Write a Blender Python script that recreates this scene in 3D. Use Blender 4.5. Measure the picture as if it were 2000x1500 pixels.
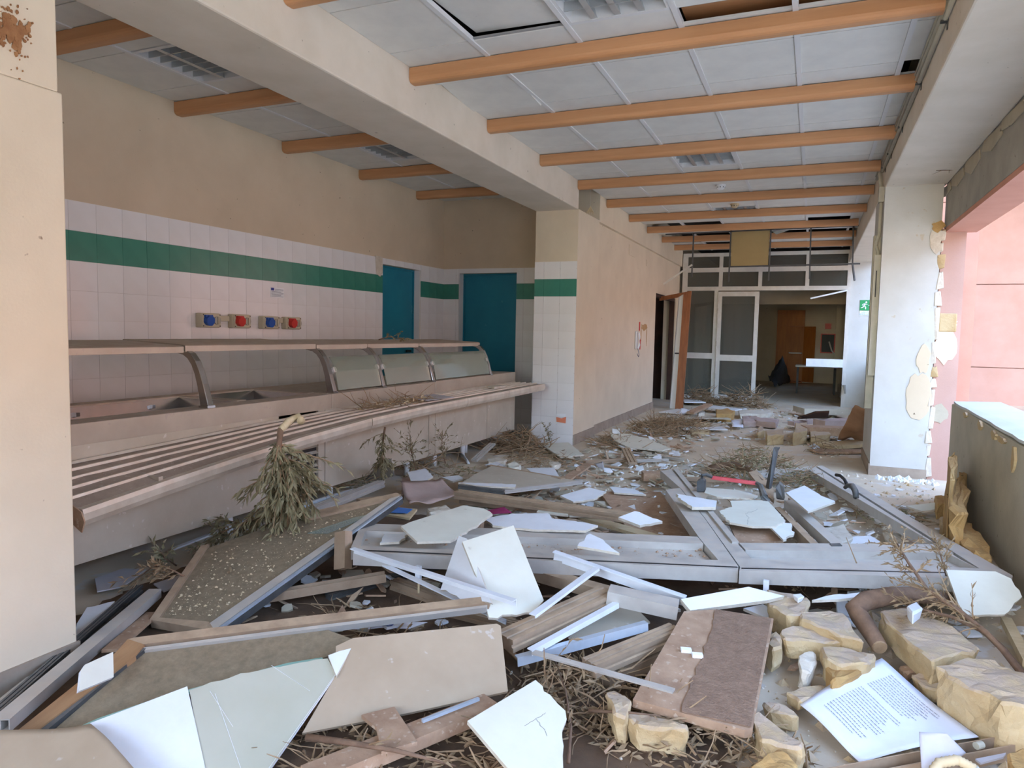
import bpy, bmesh, math, random
from mathutils import Vector, Matrix, noise
for o in list(bpy.data.objects): bpy.data.objects.remove(o)
SC=bpy.context.scene; COL=SC.collection
# ---------------------------------------------------------------- camera, sky, exposure
F=1379.565; YAW,PITCH,ROLL=0.400976,-0.0734818,0.0196806; EYE=Vector((0,0,1.30))
_f=Vector((-math.sin(YAW)*math.cos(PITCH),math.cos(YAW)*math.cos(PITCH),math.sin(PITCH)))
_r=Vector((math.cos(YAW),math.sin(YAW),0)); _u=_r.cross(_f)
CR=(math.cos(ROLL)*_r+math.sin(ROLL)*_u); CU=(-math.sin(ROLL)*_r+math.cos(ROLL)*_u); CF=_f
cam=bpy.data.cameras.new('camera'); camo=bpy.data.objects.new('camera',cam); COL.objects.link(camo)
cam.sensor_width=36; cam.lens=F*36/2000; cam.clip_start=.05; cam.clip_end=300
camo.matrix_world=Matrix(((CR.x,CU.x,-CF.x,EYE.x),(CR.y,CU.y,-CF.y,EYE.y),(CR.z,CU.z,-CF.z,EYE.z),(0,0,0,1)))
SC.camera=camo
W=bpy.data.worlds.new('sky'); SC.world=W; W.use_nodes=True; nt=W.node_tree; nt.nodes.clear()
sky=nt.nodes.new('ShaderNodeTexSky'); sky.sky_type='NISHITA'; sky.sun_disc=False; sky.sun_elevation=math.radians(38); sky.sun_rotation=math.radians(215)
sky.air_density=1.0; sky.dust_density=1.0; sky.ozone_density=1.0
bg=nt.nodes.new('ShaderNodeBackground'); bg.inputs['Strength'].default_value=0.55
wo=nt.nodes.new('ShaderNodeOutputWorld'); nt.links.new(sky.outputs[0],bg.inputs[0]); nt.links.new(bg.outputs[0],wo.inputs[0])
SC.view_settings.view_transform='Standard'; SC.view_settings.look='None'; SC.view_settings.gamma=1; SC.view_settings.use_curve_mapping=False
SC.view_settings.exposure=2.3
# ---------------------------------------------------------------- helpers
RNG=random.Random(7)
def ray(x,y): return CR*((x-1000)/F)+CU*((750-y)/F)+CF
def U(x,y,z):                     # world point seen at a photo position, at height z
    d=ray(x,y); return EYE+d*((z-EYE.z)/d.z)
def UX(x,y,X): d=ray(x,y); return EYE+d*((X-EYE.x)/d.x)
def UY(x,y,Y): d=ray(x,y); return EYE+d*((Y-EYE.y)/d.y)
def plane(a,b,c):
    A,B,C=U(*a),U(*b),U(*c); n=(B-A).cross(C-A).normalized()
    if n.z<0: n=-n
    return (A,n)
def flat(z): return (Vector((0,0,z)),Vector((0,0,1)))
def on(pl,x,y):
    d=ray(x,y); return EYE+d*((pl[0]-EYE).dot(pl[1])/d.dot(pl[1]))
def link(name,me,mat=None,parent=None):
    o=bpy.data.objects.new(name,me); COL.objects.link(o)
    if mat and me and not me.materials: me.materials.append(mat)
    if parent: o.parent=parent
    return o
def empty(name,loc=(0,0,0),parent=None):
    o=bpy.data.objects.new(name,None); COL.objects.link(o); o.location=loc; o.empty_display_size=.1
    if parent: o.parent=parent
    return o
def tag(o,label=None,cat=None,group=None,kind=None):
    if label: o['label']=label
    if cat: o['category']=cat
    if group: o['group']=group
    if kind: o['kind']=kind
    return o
class MB:
    def __init__(s): s.v=[]; s.f=[]
    def add(s,vs,fs):
        b=len(s.v); s.v+= [tuple(v) for v in vs]; s.f+=[tuple(i+b for i in f) for f in fs]; return s
    def box(s,x0,x1,y0,y1,z0,z1):
        return s.add([(x0,y0,z0),(x1,y0,z0),(x1,y1,z0),(x0,y1,z0),(x0,y0,z1),(x1,y0,z1),(x1,y1,z1),(x0,y1,z1)],
          [(0,3,2,1),(4,5,6,7),(0,1,5,4),(1,2,6,5),(2,3,7,6),(3,0,4,7)])
    def obox(s,c,ax,ay,az):      # oriented box: centre and half axes
        c=Vector(c); vs=[c+sx*Vector(ax)+sy*Vector(ay)+sz*Vector(az) for sz in(-1,1) for sx,sy in((-1,-1),(1,-1),(1,1),(-1,1))]
        return s.add(vs,[(0,3,2,1),(4,5,6,7),(0,1,5,4),(1,2,6,5),(2,3,7,6),(3,0,4,7)])
    def prism(s,top,off):        # polygon + offset vector
        n=len(top); off=Vector(off)
        return s.add([Vector(p) for p in top]+[Vector(p)+off for p in top],
          [tuple(range(n)),tuple(range(2*n-1,n-1,-1))]+[(i,i+n,(i+1)%n+n,(i+1)%n) for i in range(n)])
    def sweep(s,sec,path,upv=(0,0,1),cap=True):    # 2D section along a path
        n=len(sec); path=[Vector(p) for p in path]; rings=[]
        for i,p in enumerate(path):
            t=(path[min(i+1,len(path)-1)]-path[max(i-1,0)]).normalized(); sd=t.cross(Vector(upv))
            if sd.length<1e-4: sd=Vector((1,0,0))
            sd.normalize(); up=sd.cross(t); rings.append([p+sd*a+up*b for a,b in sec])
        vs=[v for r in rings for v in r]; fs=[]
        for i in range(len(rings)-1):
            for k in range(n): fs.append((i*n+k,i*n+(k+1)%n,(i+1)*n+(k+1)%n,(i+1)*n+k))
        if cap: fs+= [tuple(range(n-1,-1,-1)),tuple((len(rings)-1)*n+k for k in range(n))]
        return s.add(vs,fs)
    def tube(s,path,r,n=6):
        path=[Vector(p) for p in path]; m=len(path); rr=r if isinstance(r,(list,tuple)) else [r]*m; rings=[]
        for i,p in enumerate(path):
            t=(path[min(i+1,m-1)]-path[max(i-1,0)])
            if t.length<1e-6: t=Vector((0,0,1))
            t.normalize(); a=t.orthogonal().normalized() if abs(t.z)>.9 else t.cross(Vector((0,0,1))).normalized(); b=t.cross(a)
            rings.append([p+(a*math.cos(2*math.pi*k/n)+b*math.sin(2*math.pi*k/n))*rr[i] for k in range(n)])
        fs=[(i*n+k,i*n+(k+1)%n,(i+1)*n+(k+1)%n,(i+1)*n+k) for i in range(m-1) for k in range(n)]
        fs+=[tuple(range(n-1,-1,-1)),tuple((m-1)*n+k for k in range(n))]
        return s.add([v for r_ in rings for v in r_],fs)
    def mesh(s,name):
        me=bpy.data.meshes.new(name); me.from_pydata(s.v,[],s.f); me.update()
        bm=bmesh.new(); bm.from_mesh(me); bmesh.ops.recalc_face_normals(bm,faces=bm.faces); bm.to_mesh(me); bm.free(); return me
    def build(s,name,mat,parent=None,bevel=0,smooth=False):
        o=link(name,s.mesh(name),mat,parent)
        if bevel:
            m=o.modifiers.new('bevel','BEVEL'); m.width=bevel; m.segments=2; m.limit_method='ANGLE'
        if smooth:
            for p in o.data.polygons: p.use_smooth=True
        return o
def boxo(name,mat,x0,x1,y0,y1,z0,z1,parent=None,bevel=0): return MB().box(x0,x1,y0,y1,z0,z1).build(name,mat,parent,bevel)
def struct(o): o['kind']='structure'; return o
# ---------------------------------------------------------------- materials
def lin(c):
    return tuple(((v/255)/12.92 if v/255<=.04045 else ((v/255+.055)/1.055)**2.4) for v in c)+(1,)
def mat(name,c1,c2=None,rough=.6,metal=0,scale=6,spots=None,spotscale=40,spotamt=.62,bump=0,bscale=60,dust=None,dustamt=.8,coords='Object',stretch=None,detail=6):
    m=bpy.data.materials.new(name); m.use_nodes=True; t=m.node_tree; N=t.nodes; L=t.links; b=N['Principled BSDF']
    b.inputs['Roughness'].default_value=rough; b.inputs['Metallic'].default_value=metal
    tc=N.new('ShaderNodeTexCoord'); vec=tc.outputs[coords]
    if stretch:
        mp=N.new('ShaderNodeMapping'); mp.inputs['Scale'].default_value=stretch; L.new(vec,mp.inputs[0]); vec=mp.outputs[0]
    col=None
    def noise_(sc,d=detail,r=.6):
        n=N.new('ShaderNodeTexNoise'); n.inputs['Scale'].default_value=sc; n.inputs['Detail'].default_value=d; n.inputs['Roughness'].default_value=r; L.new(vec,n.inputs['Vector']); return n
    def mix(fac,a,bb):
        x=N.new('ShaderNodeMix'); x.data_type='RGBA'
        if isinstance(fac,float): x.inputs[0].default_value=fac
        else: L.new(fac,x.inputs[0])
        for i,q in((6,a),(7,bb)):
            if isinstance(q,tuple): x.inputs[i].default_value=q
            else: L.new(q,x.inputs[i])
        return x.outputs[2]
    def ramp(src,a,bb):
        r=N.new('ShaderNodeMapRange'); r.inputs[1].default_value=a; r.inputs[2].default_value=bb; r.clamp=True; L.new(src,r.inputs[0]); return r.outputs[0]
    col=lin(c1)
    if c2: col=mix(ramp(noise_(scale).outputs[0],.35,.68),col,lin(c2))
    if spots: col=mix(ramp(noise_(spotscale,3,.5).outputs[0],spotamt,spotamt+.05),col,lin(spots))
    if dust:                                   # dust that has settled on faces turned upward
        g=N.new('ShaderNodeNewGeometry'); sx=N.new('ShaderNodeSeparateXYZ'); L.new(g.outputs['Normal'],sx.inputs[0])
        mm=N.new('ShaderNodeMath'); mm.operation='MULTIPLY'; L.new(ramp(sx.outputs[2],.25,.85),mm.inputs[0]); L.new(ramp(noise_(14).outputs[0],.25,.6),mm.inputs[1])
        m2=N.new('ShaderNodeMath'); m2.operation='MULTIPLY'; L.new(mm.outputs[0],m2.inputs[0]); m2.inputs[1].default_value=dustamt
        col=mix(m2.outputs[0],col,lin(dust))
        rr=N.new('ShaderNodeMapRange'); L.new(m2.outputs[0],rr.inputs[0]); rr.inputs[3].default_value=rough; rr.inputs[4].default_value=.9; L.new(rr.outputs[0],b.inputs['Roughness'])
        r2=N.new('ShaderNodeMapRange'); L.new(m2.outputs[0],r2.inputs[0]); r2.inputs[3].default_value=metal; r2.inputs[4].default_value=0; L.new(r2.outputs[0],b.inputs['Metallic'])
    if isinstance(col,tuple): b.inputs['Base Color'].default_value=col
    else: L.new(col,b.inputs['Base Color'])
    if bump:
        bp=N.new('ShaderNodeBump'); bp.inputs['Strength'].default_value=bump; bp.inputs['Distance'].default_value=.01; L.new(noise_(bscale).outputs[0],bp.inputs['Height']); L.new(bp.outputs[0],b.inputs['Normal'])
    return m
M={}
M['cream']=mat('cream_paint',(226,212,186),(216,202,176),.75,scale=2,spots=(150,128,104),spotscale=22,spotamt=.73,bump=.08,bscale=90)
M['beige']=mat('beige_paint',(214,196,168),(204,186,158),.75,scale=2,spots=(120,104,84),spotscale=22,spotamt=.73,bump=.08,bscale=90)
M['white_paint']=mat('white_paint',(202,201,195),(192,190,182),.8,scale=3,spots=(190,180,160),spotscale=14,spotamt=.7,bump=.1,bscale=80)
M['beam_paint']=mat('beam_paint',(222,210,192),(212,200,180),.8,scale=3,spots=(150,135,115),spotscale=26,spotamt=.73,bump=.06)
M['ceil_tile']=mat('ceiling_tile_white',(228,226,218),(218,216,209),.9,scale=5,spots=(185,184,180),spotscale=45,spotamt=.72,bump=.1,bscale=200)
M['grid']=mat('ceiling_grid_white',(222,222,220),None,.5)
M['wood_beam']=mat('orange_wood',(204,152,106),(192,138,92),.5,scale=3,stretch=(.5,6,6))
M['dark_void']=mat('dark_plenum',(62,58,54),(44,42,40),.9)
M['tile_white']=mat('white_glazed_tile',(238,237,235),(231,229,226),.10,scale=2,spots=(180,165,145),spotscale=16,spotamt=.74)
M['tile_green']=mat('green_glazed_tile',(66,138,118),(58,128,110),.2,scale=4)
M['grout']=mat('grout',(214,210,202),None,.9)
M['teal']=mat('teal_door_paint',(30,122,146),(36,132,154),.45,scale=3,spots=(96,170,184),spotscale=4,spotamt=.66)
M['steel']=mat('brushed_steel',(198,190,174),(184,174,158),.38,.45,scale=4,dust=(188,172,156),dustamt=.9,spots=(190,180,168),spotscale=30,spotamt=.63)
M['steel_clean']=mat('bright_steel',(196,196,196),(176,176,178),.22,1,scale=5,spots=(205,196,185),spotscale=35,spotamt=.68)
M['panel']=mat('dusty_steel_panel',(200,192,174),(188,179,160),.55,.25,scale=5,spots=(212,206,196),spotscale=24,spotamt=.66,bump=.03)
M['tray']=mat('dusty_tray',(172,156,140),(150,136,122),.6,.2,scale=9,spots=(178,166,152),spotscale=50,spotamt=.62)
M['tray_bar']=mat('tray_bar_steel',(218,209,192),(196,183,164),.4,.3,scale=8)
M['black']=mat('black_plastic',(34,34,36),None,.5)
M['dust_floor']=mat('dusty_floor',(214,198,172),(192,174,150),.85,scale=1.6,spots=(204,196,184),spotscale=5,spotamt=.58,bump=.15,bscale=40)
M['pavement']=mat('pale_pavement',(206,196,178),(190,180,164),.9,scale=1)
M['dirt']=mat('dirt',(110,86,64),(82,64,48),.95,scale=6,bump=.5,bscale=30)
M['skirting']=mat('skirting_stone',(168,152,134),(148,132,116),.7,scale=8)
M['alu']=mat('aluminium_grey',(192,188,180),(176,170,162),.4,.3,scale=8,dust=(204,192,176),dustamt=.75)
M['alu_white']=mat('white_aluminium',(228,232,236),(214,218,222),.45,0,scale=8,dust=(216,212,208),dustamt=.35)
M['alu_dusty']=mat('dusty_bronze_aluminium',(166,143,118),(144,121,98),.6,.1,scale=10,dust=(188,162,132),dustamt=.9,bump=.06)
M['alu_blue']=mat('bright_edge_aluminium',(200,212,224),(180,192,204),.3,.4,scale=10)
M['rubber']=mat('dark_rubber_profile',(82,82,80),(62,62,62),.6,scale=12,dust=(140,132,122),dustamt=.5)
M['gypsum']=mat('white_plasterboard',(232,234,236),(222,224,226),.85,scale=6,bump=.12,bscale=50)
M['gypsum_cream']=mat('cream_plasterboard',(222,220,204),(214,211,194),.85,scale=6,bump=.08,bscale=60,spots=(196,190,172),spotscale=12,spotamt=.72)
M['gyp_core']=mat('plaster_core',(214,206,190),(196,184,164),.95,scale=20,bump=.5,bscale=60)
M['laminate']=mat('green_grey_laminate',(190,188,170),(182,180,160),.5,scale=4,spots=(206,204,190),spotscale=10,spotamt=.7)
M['beige_board']=mat('beige_grey_board',(182,163,138),(171,151,126),.6,scale=4,spots=(192,180,166),spotscale=20,spotamt=.68)
M['grid_dark']=mat('grey_grid_gap',(150,150,148),None,.6)
M['chip']=mat('dusty_chipboard',(180,150,122),(158,126,100),.9,scale=14,spots=(188,164,140),spotscale=40,spotamt=.62,bump=.2,bscale=80)
M['tuff']=mat('yellow_tuff',(198,176,136),(182,152,106),.95,scale=7,dust=(184,164,144),dustamt=.95,bump=.7,bscale=45)
M['tuff_raw']=mat('ochre_tuff',(190,154,98),(170,132,80),.95,scale=9,bump=.7,bscale=45)
M['concrete']=mat('grey_concrete',(168,162,150),(148,143,132),.9,scale=3,spots=(120,112,98),spotscale=18,spotamt=.69,bump=.2,bscale=60)
M['concrete_beige']=mat('beige_cement',(186,176,154),(168,158,138),.9,scale=3,spots=(126,110,86),spotscale=14,spotamt=.7,bump=.2,bscale=50)
M['pink']=mat('pink_render',(190,155,141),(182,146,131),.9,scale=2,bump=.12,bscale=90)
M['pink_deep']=mat('salmon_render',(204,146,124),(194,136,114),.9,scale=3,bump=.12,bscale=90)
M['glass']=None
M['leaf']=mat('olive_leaf',(146,136,102),(118,110,78),.6,scale=9)
M['leaf_dry']=mat('dry_leaf',(156,132,100),(124,102,74),.75,scale=9)
M['bark']=mat('bark',(132,104,82),(106,82,64),.9,scale=16,bump=.5,bscale=50)
M['twig']=mat('dry_twig',(166,140,108),(134,108,80),.9,scale=14)
M['wood_pale']=mat('pale_wood',(206,186,150),(190,168,130),.7,scale=5,stretch=(1,8,1))
M['wood_brown']=mat('brown_wood',(158,98,58),(134,80,46),.55,scale=4,stretch=(6,6,.8))
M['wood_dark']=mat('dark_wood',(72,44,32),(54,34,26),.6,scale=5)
M['wardrobe']=mat('orange_veneer',(186,112,46),(168,98,38),.5,scale=4,stretch=(4,4,.6))
M['paper']=mat('white_paper',(232,236,244),(224,228,238),.8,scale=8)
M['lilac']=mat('lilac_paper',(192,188,190),(180,176,180),.8,scale=8)
M['card']=mat('brown_cardboard',(166,124,92),(148,106,76),.85,scale=6,bump=.1)
M['card_pink']=mat('dusty_card_sheet',(186,164,154),(168,146,136),.85,scale=6,bump=.1)
M['red']=mat('red_plastic',(206,48,40),None,.4); M['blue']=mat('blue_plastic',(26,84,176),None,.4); M['boxgrey']=mat('cream_plastic',(206,198,172),None,.45)
M['red_bar']=mat('pink_red_painted_bar',(222,98,104),(206,80,88),.45,scale=12)
M['magenta']=mat('magenta_cloth',(140,40,86),None,.85); M['blueprint']=mat('blue_print',(66,122,196),None,.6); M['orange_print']=mat('orange_print',(224,132,96),None,.6)
M['sign_green']=mat('sign_green',(20,146,78),None,.5); M['sign_white']=mat('sign_white',(238,240,240),None,.5); M['sign_blue']=mat('sign_blue_text',(120,160,196),None,.6)
M['ink']=mat('grey_ink',(120,122,138),None,.8); M['navy']=mat('navy_print',(40,56,130),None,.6)
M['conduit']=mat('grey_plastic_conduit',(188,184,168),(170,166,150),.5,scale=8)
M['brown_stain']=mat('rust_stain',(172,126,84),(144,98,62),.95,scale=24,bump=.5,bscale=60)
M['dark_cloth']=mat('dark_grey_sheet',(66,64,64),(50,48,48),.8,scale=5)
M['louvre']=mat('lamp_reflector',(196,200,200),None,.3,.5)
M['cable']=mat('pale_cable',(206,198,184),None,.6)
M['ghost_yellow']=mat('yellowed_panel',(170,148,100),(160,138,92),.7,scale=2)
def glassmat(name,tint,rough,alpha,dirtcol,dirt):
    m=bpy.data.materials.new(name); m.use_nodes=True; t=m.node_tree; N=t.nodes; L=t.links; out=N['Material Output']; N.remove(N['Principled BSDF'])
    gl=N.new('ShaderNodeBsdfGlossy'); gl.inputs['Roughness'].default_value=rough; gl.inputs['Color'].default_value=(1,1,1,1)
    tr=N.new('ShaderNodeBsdfTransparent'); tr.inputs['Color'].default_value=lin(tint)
    fr=N.new('ShaderNodeFresnel'); fr.inputs['IOR'].default_value=1.5
    a=N.new('ShaderNodeMixShader'); L.new(fr.outputs[0],a.inputs[0]); L.new(tr.outputs[0],a.inputs[1]); L.new(gl.outputs[0],a.inputs[2])
    df=N.new('ShaderNodeBsdfDiffuse'); df.inputs['Color'].default_value=lin(dirtcol)
    tc=N.new('ShaderNodeTexCoord'); n=N.new('ShaderNodeTexNoise'); n.inputs['Scale'].default_value=30; n.inputs['Detail'].default_value=6; n.inputs['Roughness'].default_value=.7; L.new(tc.outputs['Object'],n.inputs['Vector'])
    r=N.new('ShaderNodeMapRange'); r.inputs[1].default_value=.3; r.inputs[2].default_value=.75; r.inputs[3].default_value=dirt*.8; r.inputs[4].default_value=min(1,dirt*1.25); L.new(n.outputs[0],r.inputs[0])
    b=N.new('ShaderNodeMixShader'); L.new(r.outputs[0],b.inputs[0]); L.new(a.outputs[0],b.inputs[1]); L.new(df.outputs[0],b.inputs[2]); L.new(b.outputs[0],out.inputs[0])
    return m
M['glass']=glassmat('sneeze_glass',(226,240,232),.05,1,(200,208,198),.27)
M['glass_far']=glassmat('dusty_door_glass',(196,202,196),.03,1,(128,128,120),.34)
M['glass_dusty']=glassmat('dust_covered_glass',(206,216,204),.1,1,(164,146,120),.72)
M['glass_edge']=mat('green_glass_edge',(150,188,172),None,.2)
M['wood_tan']=mat('tan_wood',(166,128,90),(146,108,74),.7,scale=5,stretch=(6,1,1))
M['alu_frame']=mat('partition_aluminium',(208,205,198),(196,192,184),.45,.1,scale=8)
# ================================================================ THE SETTING
ZC=3.015; XL=-2.514; XW=-4.60; YB=8.42; YP=14.7
fl=struct(boxo('floor',M['dust_floor'],-4.75,1.40,-2.4,24,-.12,0))
gr=struct(boxo('ground',M['pavement'],-30,40,-30,60,-.4,-.13))
# ---- ceiling slab with the suspended grid below it
ce=struct(boxo('ceiling',M['dark_void'],-4.75,1.40,-2.4,YP+.1,3.30,3.45))
cols=[-2.514,-1.945,-1.345,-.755,-.165,.42,.553]; rows=[2.07+.6*i for i in range(22)]
acols=[-4.60,-4.06,-3.46,-3.03]
tile_me={}
def ctile(x0,x1,y0,y1,rot=None,dz=0,name='ceiling_tile'):
    w,d=round(x1-x0-.006,3),round(y1-y0-.009,3)
    if (w,d) not in tile_me:
        me=MB().box(-w/2,w/2,-d/2,d/2,0,.014).mesh('ceiling_tile'); me.materials.append(M['ceil_tile']); tile_me[(w,d)]=me
    o=link(name,tile_me[(w,d)],None,ce); o.location=((x0+x1)/2,(y0+y1)/2,ZC+dz)
    if rot: o.rotation_euler=rot
    return o
lamps=[(2,2,'nearest ceiling light with louvre, above the first corridor beam'),(2,8,'square louvred ceiling light in the middle of the corridor'),(2,13,'small far louvred ceiling light of the corridor')]
LAMPC=[(c,r) for c,r,_ in lamps]
for r in range(21):
    for c in range(6):
        y0,y1=rows[r],rows[r+1] if r<20 else YP; x0,x1=cols[c],cols[c+1]
        if y0>YP-.1: continue
        y1=min(y1,YP)
        if (c,r) in LAMPC: continue
        if c==1 and r==2: ctile(x0,x1,y0,y1,(.0,.045,-.07),.035); continue       # pushed up, leaving a gap
        if c==0 and r==4: ctile(x0,x1,y0,y1,(-.055,.02,.03),.0); continue
        if c==5 and r==5: ctile(x0,x1,y0+.24,y1); continue
        if c in(3,4) and r==3: ctile(x0,x1,y0+.2,y1); continue
        if (c,r) in ((0,15),(1,15),(0,17),(1,17),(2,17),(0,18),(3,17),(4,17),(1,19),(5,17),(4,15)): continue
        ctile(x0,x1,y0,y1)
for i,x in enumerate(cols[1:-1]): MB().box(x-.015,x+.015,2.07,YP,ZC-.008,ZC+.02).build('grid_runner',M['grid'],ce)
for r in range(1,21): 
    if rows[r]<YP: MB().box(cols[0],cols[-1],rows[r]-.012,rows[r]+.012,ZC+.006,ZC+.016).build('grid_runner',M['grid_dark'],ce)
ALAMP=[(1,2),(1,6)]
for r in range(11):
    for c in range(3):
        if (c,r) in ALAMP: continue
        y0,y1=rows[r],min(rows[r+1],YB)
        if y1-y0>.05: ctile(acols[c],acols[c+1],y0,y1)
for x in acols[1:-1]: MB().box(x-.015,x+.015,2.07,YB,ZC-.008,ZC+.02).build('grid_runner',M['grid'],ce)
for r in range(1,11): MB().box(acols[0],acols[-1],rows[r]-.012,rows[r]+.012,ZC+.006,ZC+.016).build('grid_runner',M['grid_dark'],ce)
# ---- orange ceiling battens (rounded underside), one every 1.2 m
def batten_sec(): 
    w,h,r=.10,.095,.032; s=[(-w/2,0)]
    for k in range(5): a=math.pi+k*math.pi/8; s.append((-w/2+r+math.cos(a)*r,-h+r+math.sin(a)*r))
    for k in range(5): a=1.5*math.pi+k*math.pi/8; s.append((w/2-r+math.cos(a)*r,-h+r+math.sin(a)*r))
    s.append((w/2,0)); return s
ordn=['first','second','third','fourth','fifth','sixth','seventh','eighth','ninth','tenth']
for k in range(-1,9):
    y=4.15+1.2*k
    o=MB().sweep(batten_sec(),[(XL+.002,y,ZC-.006),(.548-.03*(k%3==0),y,ZC-.006)]).build('ceiling_batten',M['wood_beam'])
    tag(o,'orange wooden ceiling batten across the corridor, %s counted from the camera'%ordn[k+1],'beam','orange ceiling battens of the corridor')
for k in range(-1,4):
    y=4.14+1.2*k
    o=MB().sweep(batten_sec(),[(XW+.002,y,ZC-.006),(-3.032,y,ZC-.006)]).build('ceiling_batten',M['wood_beam'])
    tag(o,'orange wooden ceiling batten over the serving alcove, %s from the near pillar'%ordn[k+1],'beam','orange ceiling battens of the alcove')
# ---- louvred ceiling lamps
def louvre_lamp(x0,x1,y0,y1,label,nx=4,ny=4):
    t=empty('ceiling_light',((x0+x1)/2,(y0+y1)/2,ZC)); tag(t,label,'ceiling light','louvred ceiling lights')
    w,d=(x1-x0)/2-.004,(y1-y0)/2-.004; b=MB()
    for q in((-w,w,-d,-d+.03),(-w,w,d-.03,d),(-w,-w+.03,-d+.03,d-.03),(w-.03,w,-d+.03,d-.03)): b.box(q[0],q[1],q[2],q[3],-.004,.07)
    b.build('frame',M['grid'],t)
    MB().box(-w+.03,w-.03,-d+.03,d-.03,.062,.07).build('reflector',M['louvre'],t)
    for i in range(1,nx): x=-w+.03+(2*w-.06)*i/nx; MB().add([(x-.018,-d+.03,.0),(x+.018,-d+.03,.0),(x+.002,-d+.03,.05),(x-.002,-d+.03,.05),(x-.018,d-.03,.0),(x+.018,d-.03,.0),(x+.002,d-.03,.05),(x-.002,d-.03,.05)],[(0,1,5,4),(1,2,6,5),(2,3,7,6),(3,0,4,7),(0,3,2,1),(4,5,6,7)]).build('louvre_blade',M['louvre'],t)
    for i in range(1,ny): y=-d+.03+(2*d-.06)*i/ny; MB().box(-w+.03,w-.03,y-.003,y+.003,.0,.05).build('louvre_blade',M['louvre'],t)
for c,r,l in lamps: louvre_lamp(cols[c],cols[c+1],rows[r],rows[r+1],l,4,3 if r>2 else 4)
louvre_lamp(acols[1],acols[2],rows[2],rows[3],'louvred ceiling light over the near part of the serving counter',3,6)
louvre_lamp(acols[1],acols[2],rows[6],rows[7],'louvred ceiling light over the far part of the serving counter',3,6)
# ---- left dropped beam, near pillar, tiled column
MB().box(-3.03,XL,-2.4,7.77,2.70,3.30).build('wall_left_beam',M['beam_paint'],None,.012)['kind']='structure'
pil=struct(MB().box(-3.03,XL,.35,1.755,0,2.12).box(-3.03,XL-.004,.35,1.742,2.12,2.70).build('wall_near_pillar',M['cream'],None,.006))
MB().box(XL,XL+.012,.35,1.76,0,.10).build('skirting',M['skirting'],pil)
struct(MB().box(-4.75,-2.5,-2.6,-2.4,0,3.30).box(.9,1.4,-2.6,-2.4,0,3.30).box(-2.5,.9,-2.6,-2.4,0,1.15).box(-2.5,.9,-2.6,-2.4,2.85,3.30).build('wall_back',M['cream']))  # unseen end of the room, its opening added to brighten the inside
rg=random.Random(3)
def blob(cx,cz,rx,rz,n,x,amp=.3):
    return [Vector((x,cx+rx*math.cos(2*math.pi*i/n)*(1+rg.uniform(-amp,amp)),cz+rz*math.sin(2*math.pi*i/n)*(1+rg.uniform(-amp,amp)))) for i in range(n)]
sb=MB()
for i in range(260):
    a_=rg.uniform(0,6.283); q=abs(rg.gauss(0,.45)); cy,cz=1.585+.075*q*math.cos(a_)+.02*math.sin(3*a_),2.27+.10*q*math.sin(a_)
    r_=rg.uniform(.002,.011)*(1.3-min(q,1)); sb.prism(blob(cy,cz,r_,r_*rg.uniform(.8,1.8),7,XL-.002,.35),(.0025+.004*rg.random(),0,0))
sb.build('rust_stain',M['brown_stain'],pil)['kind']='stuff'
colL=struct(boxo('wall_column_left',M['cream'],-3.03,XL,7.77,8.62,0,2.705))
# ---- alcove back-left walls with openings
D1=(6.955,7.81,2.05); D2=(-4.362,-3.53,2.06)
wl=MB(); wl.box(XW-.25,XW,-2.4,D1[0],0,3.30).box(XW-.25,XW,D1[1],YB+.3,0,3.30).box(XW-.25,XW,D1[0],D1[1],D1[2],3.30)
WL=struct(wl.build('wall_left',M['beige']))
wb=MB(); wb.box(XW,D2[0],YB,YB+.3,0,3.30).box(D2[1],-3.03,YB,YB+.3,0,3.30).box(D2[0],D2[1],YB,YB+.3,D2[2],3.30)
WB=struct(wb.build('wall_alcove_back',M['beige']))
# grout beds + every tile its own piece
tm={}
def tile(kind,w,h,axis):
    k=(kind,round(w,3),round(h,3),axis)
    if k not in tm:
        a,b,t=w/2-.0009,h/2-.0009,.007; m=MB()
        if axis=='x': m.box(0,t,-a,a,-b,b)
        else: m.box(-a,a,-t,0,-b,b)
        me=m.mesh('tile'); me.materials.append(M[kind]); tm[k]=me
    return tm[k]
def put_tile(parent,kind,c0,c1,z0,z1,axis,base):
    me=tile(kind,c1-c0,z1-z0,axis); o=link('wall_tile',me,None,parent); m=(c0+c1)/2; zc=(z0+z1)/2
    o.location=(base,m,zc) if axis=='x' else (m,base,zc); return o
def zrows(zmin): 
    out=[]; z=2.12
    while z>zmin+.01: out.append((max(z-.2,zmin),z)); z-=.2
    return out
for y0,y1 in((2.0,D1[0]),(D1[1],YB)):
    MB().box(XW,XW+.003,y0,y1,0,2.12).build('grout_bed',M['grout'],WL)
MB().box(XW,XW+.003,D1[0],D1[1],D1[2],2.12).build('grout_bed',M['grout'],WL)
yg=[YB-.2*i for i in range(28)][::-1]
for i in range(len(yg)-1):
    for z0,z1 in zrows(.52):
        y0,y1=yg[i],yg[i+1]; k='tile_green' if abs(z0-1.72)<.01 else 'tile_white'
        if y1<=D1[0] or y0>=D1[1]: put_tile(WL,k,y0,y1,z0,z1,'x',XW+.003); continue
        if z0>=D1[2]-.01: continue
        if z1>D1[2]: put_tile(WL,'tile_white',max(y0,D1[0]),min(y1,D1[1]),D1[2],z1,'x',XW+.003) if min(y1,D1[1])-max(y0,D1[0])>.02 else None
        if y0<D1[0]-.02: put_tile(WL,k,y0,D1[0],z0,z1,'x',XW+.003)
        if y1>D1[1]+.02: put_tile(WL,k,D1[1],y1,z0,z1,'x',XW+.003)
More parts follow.
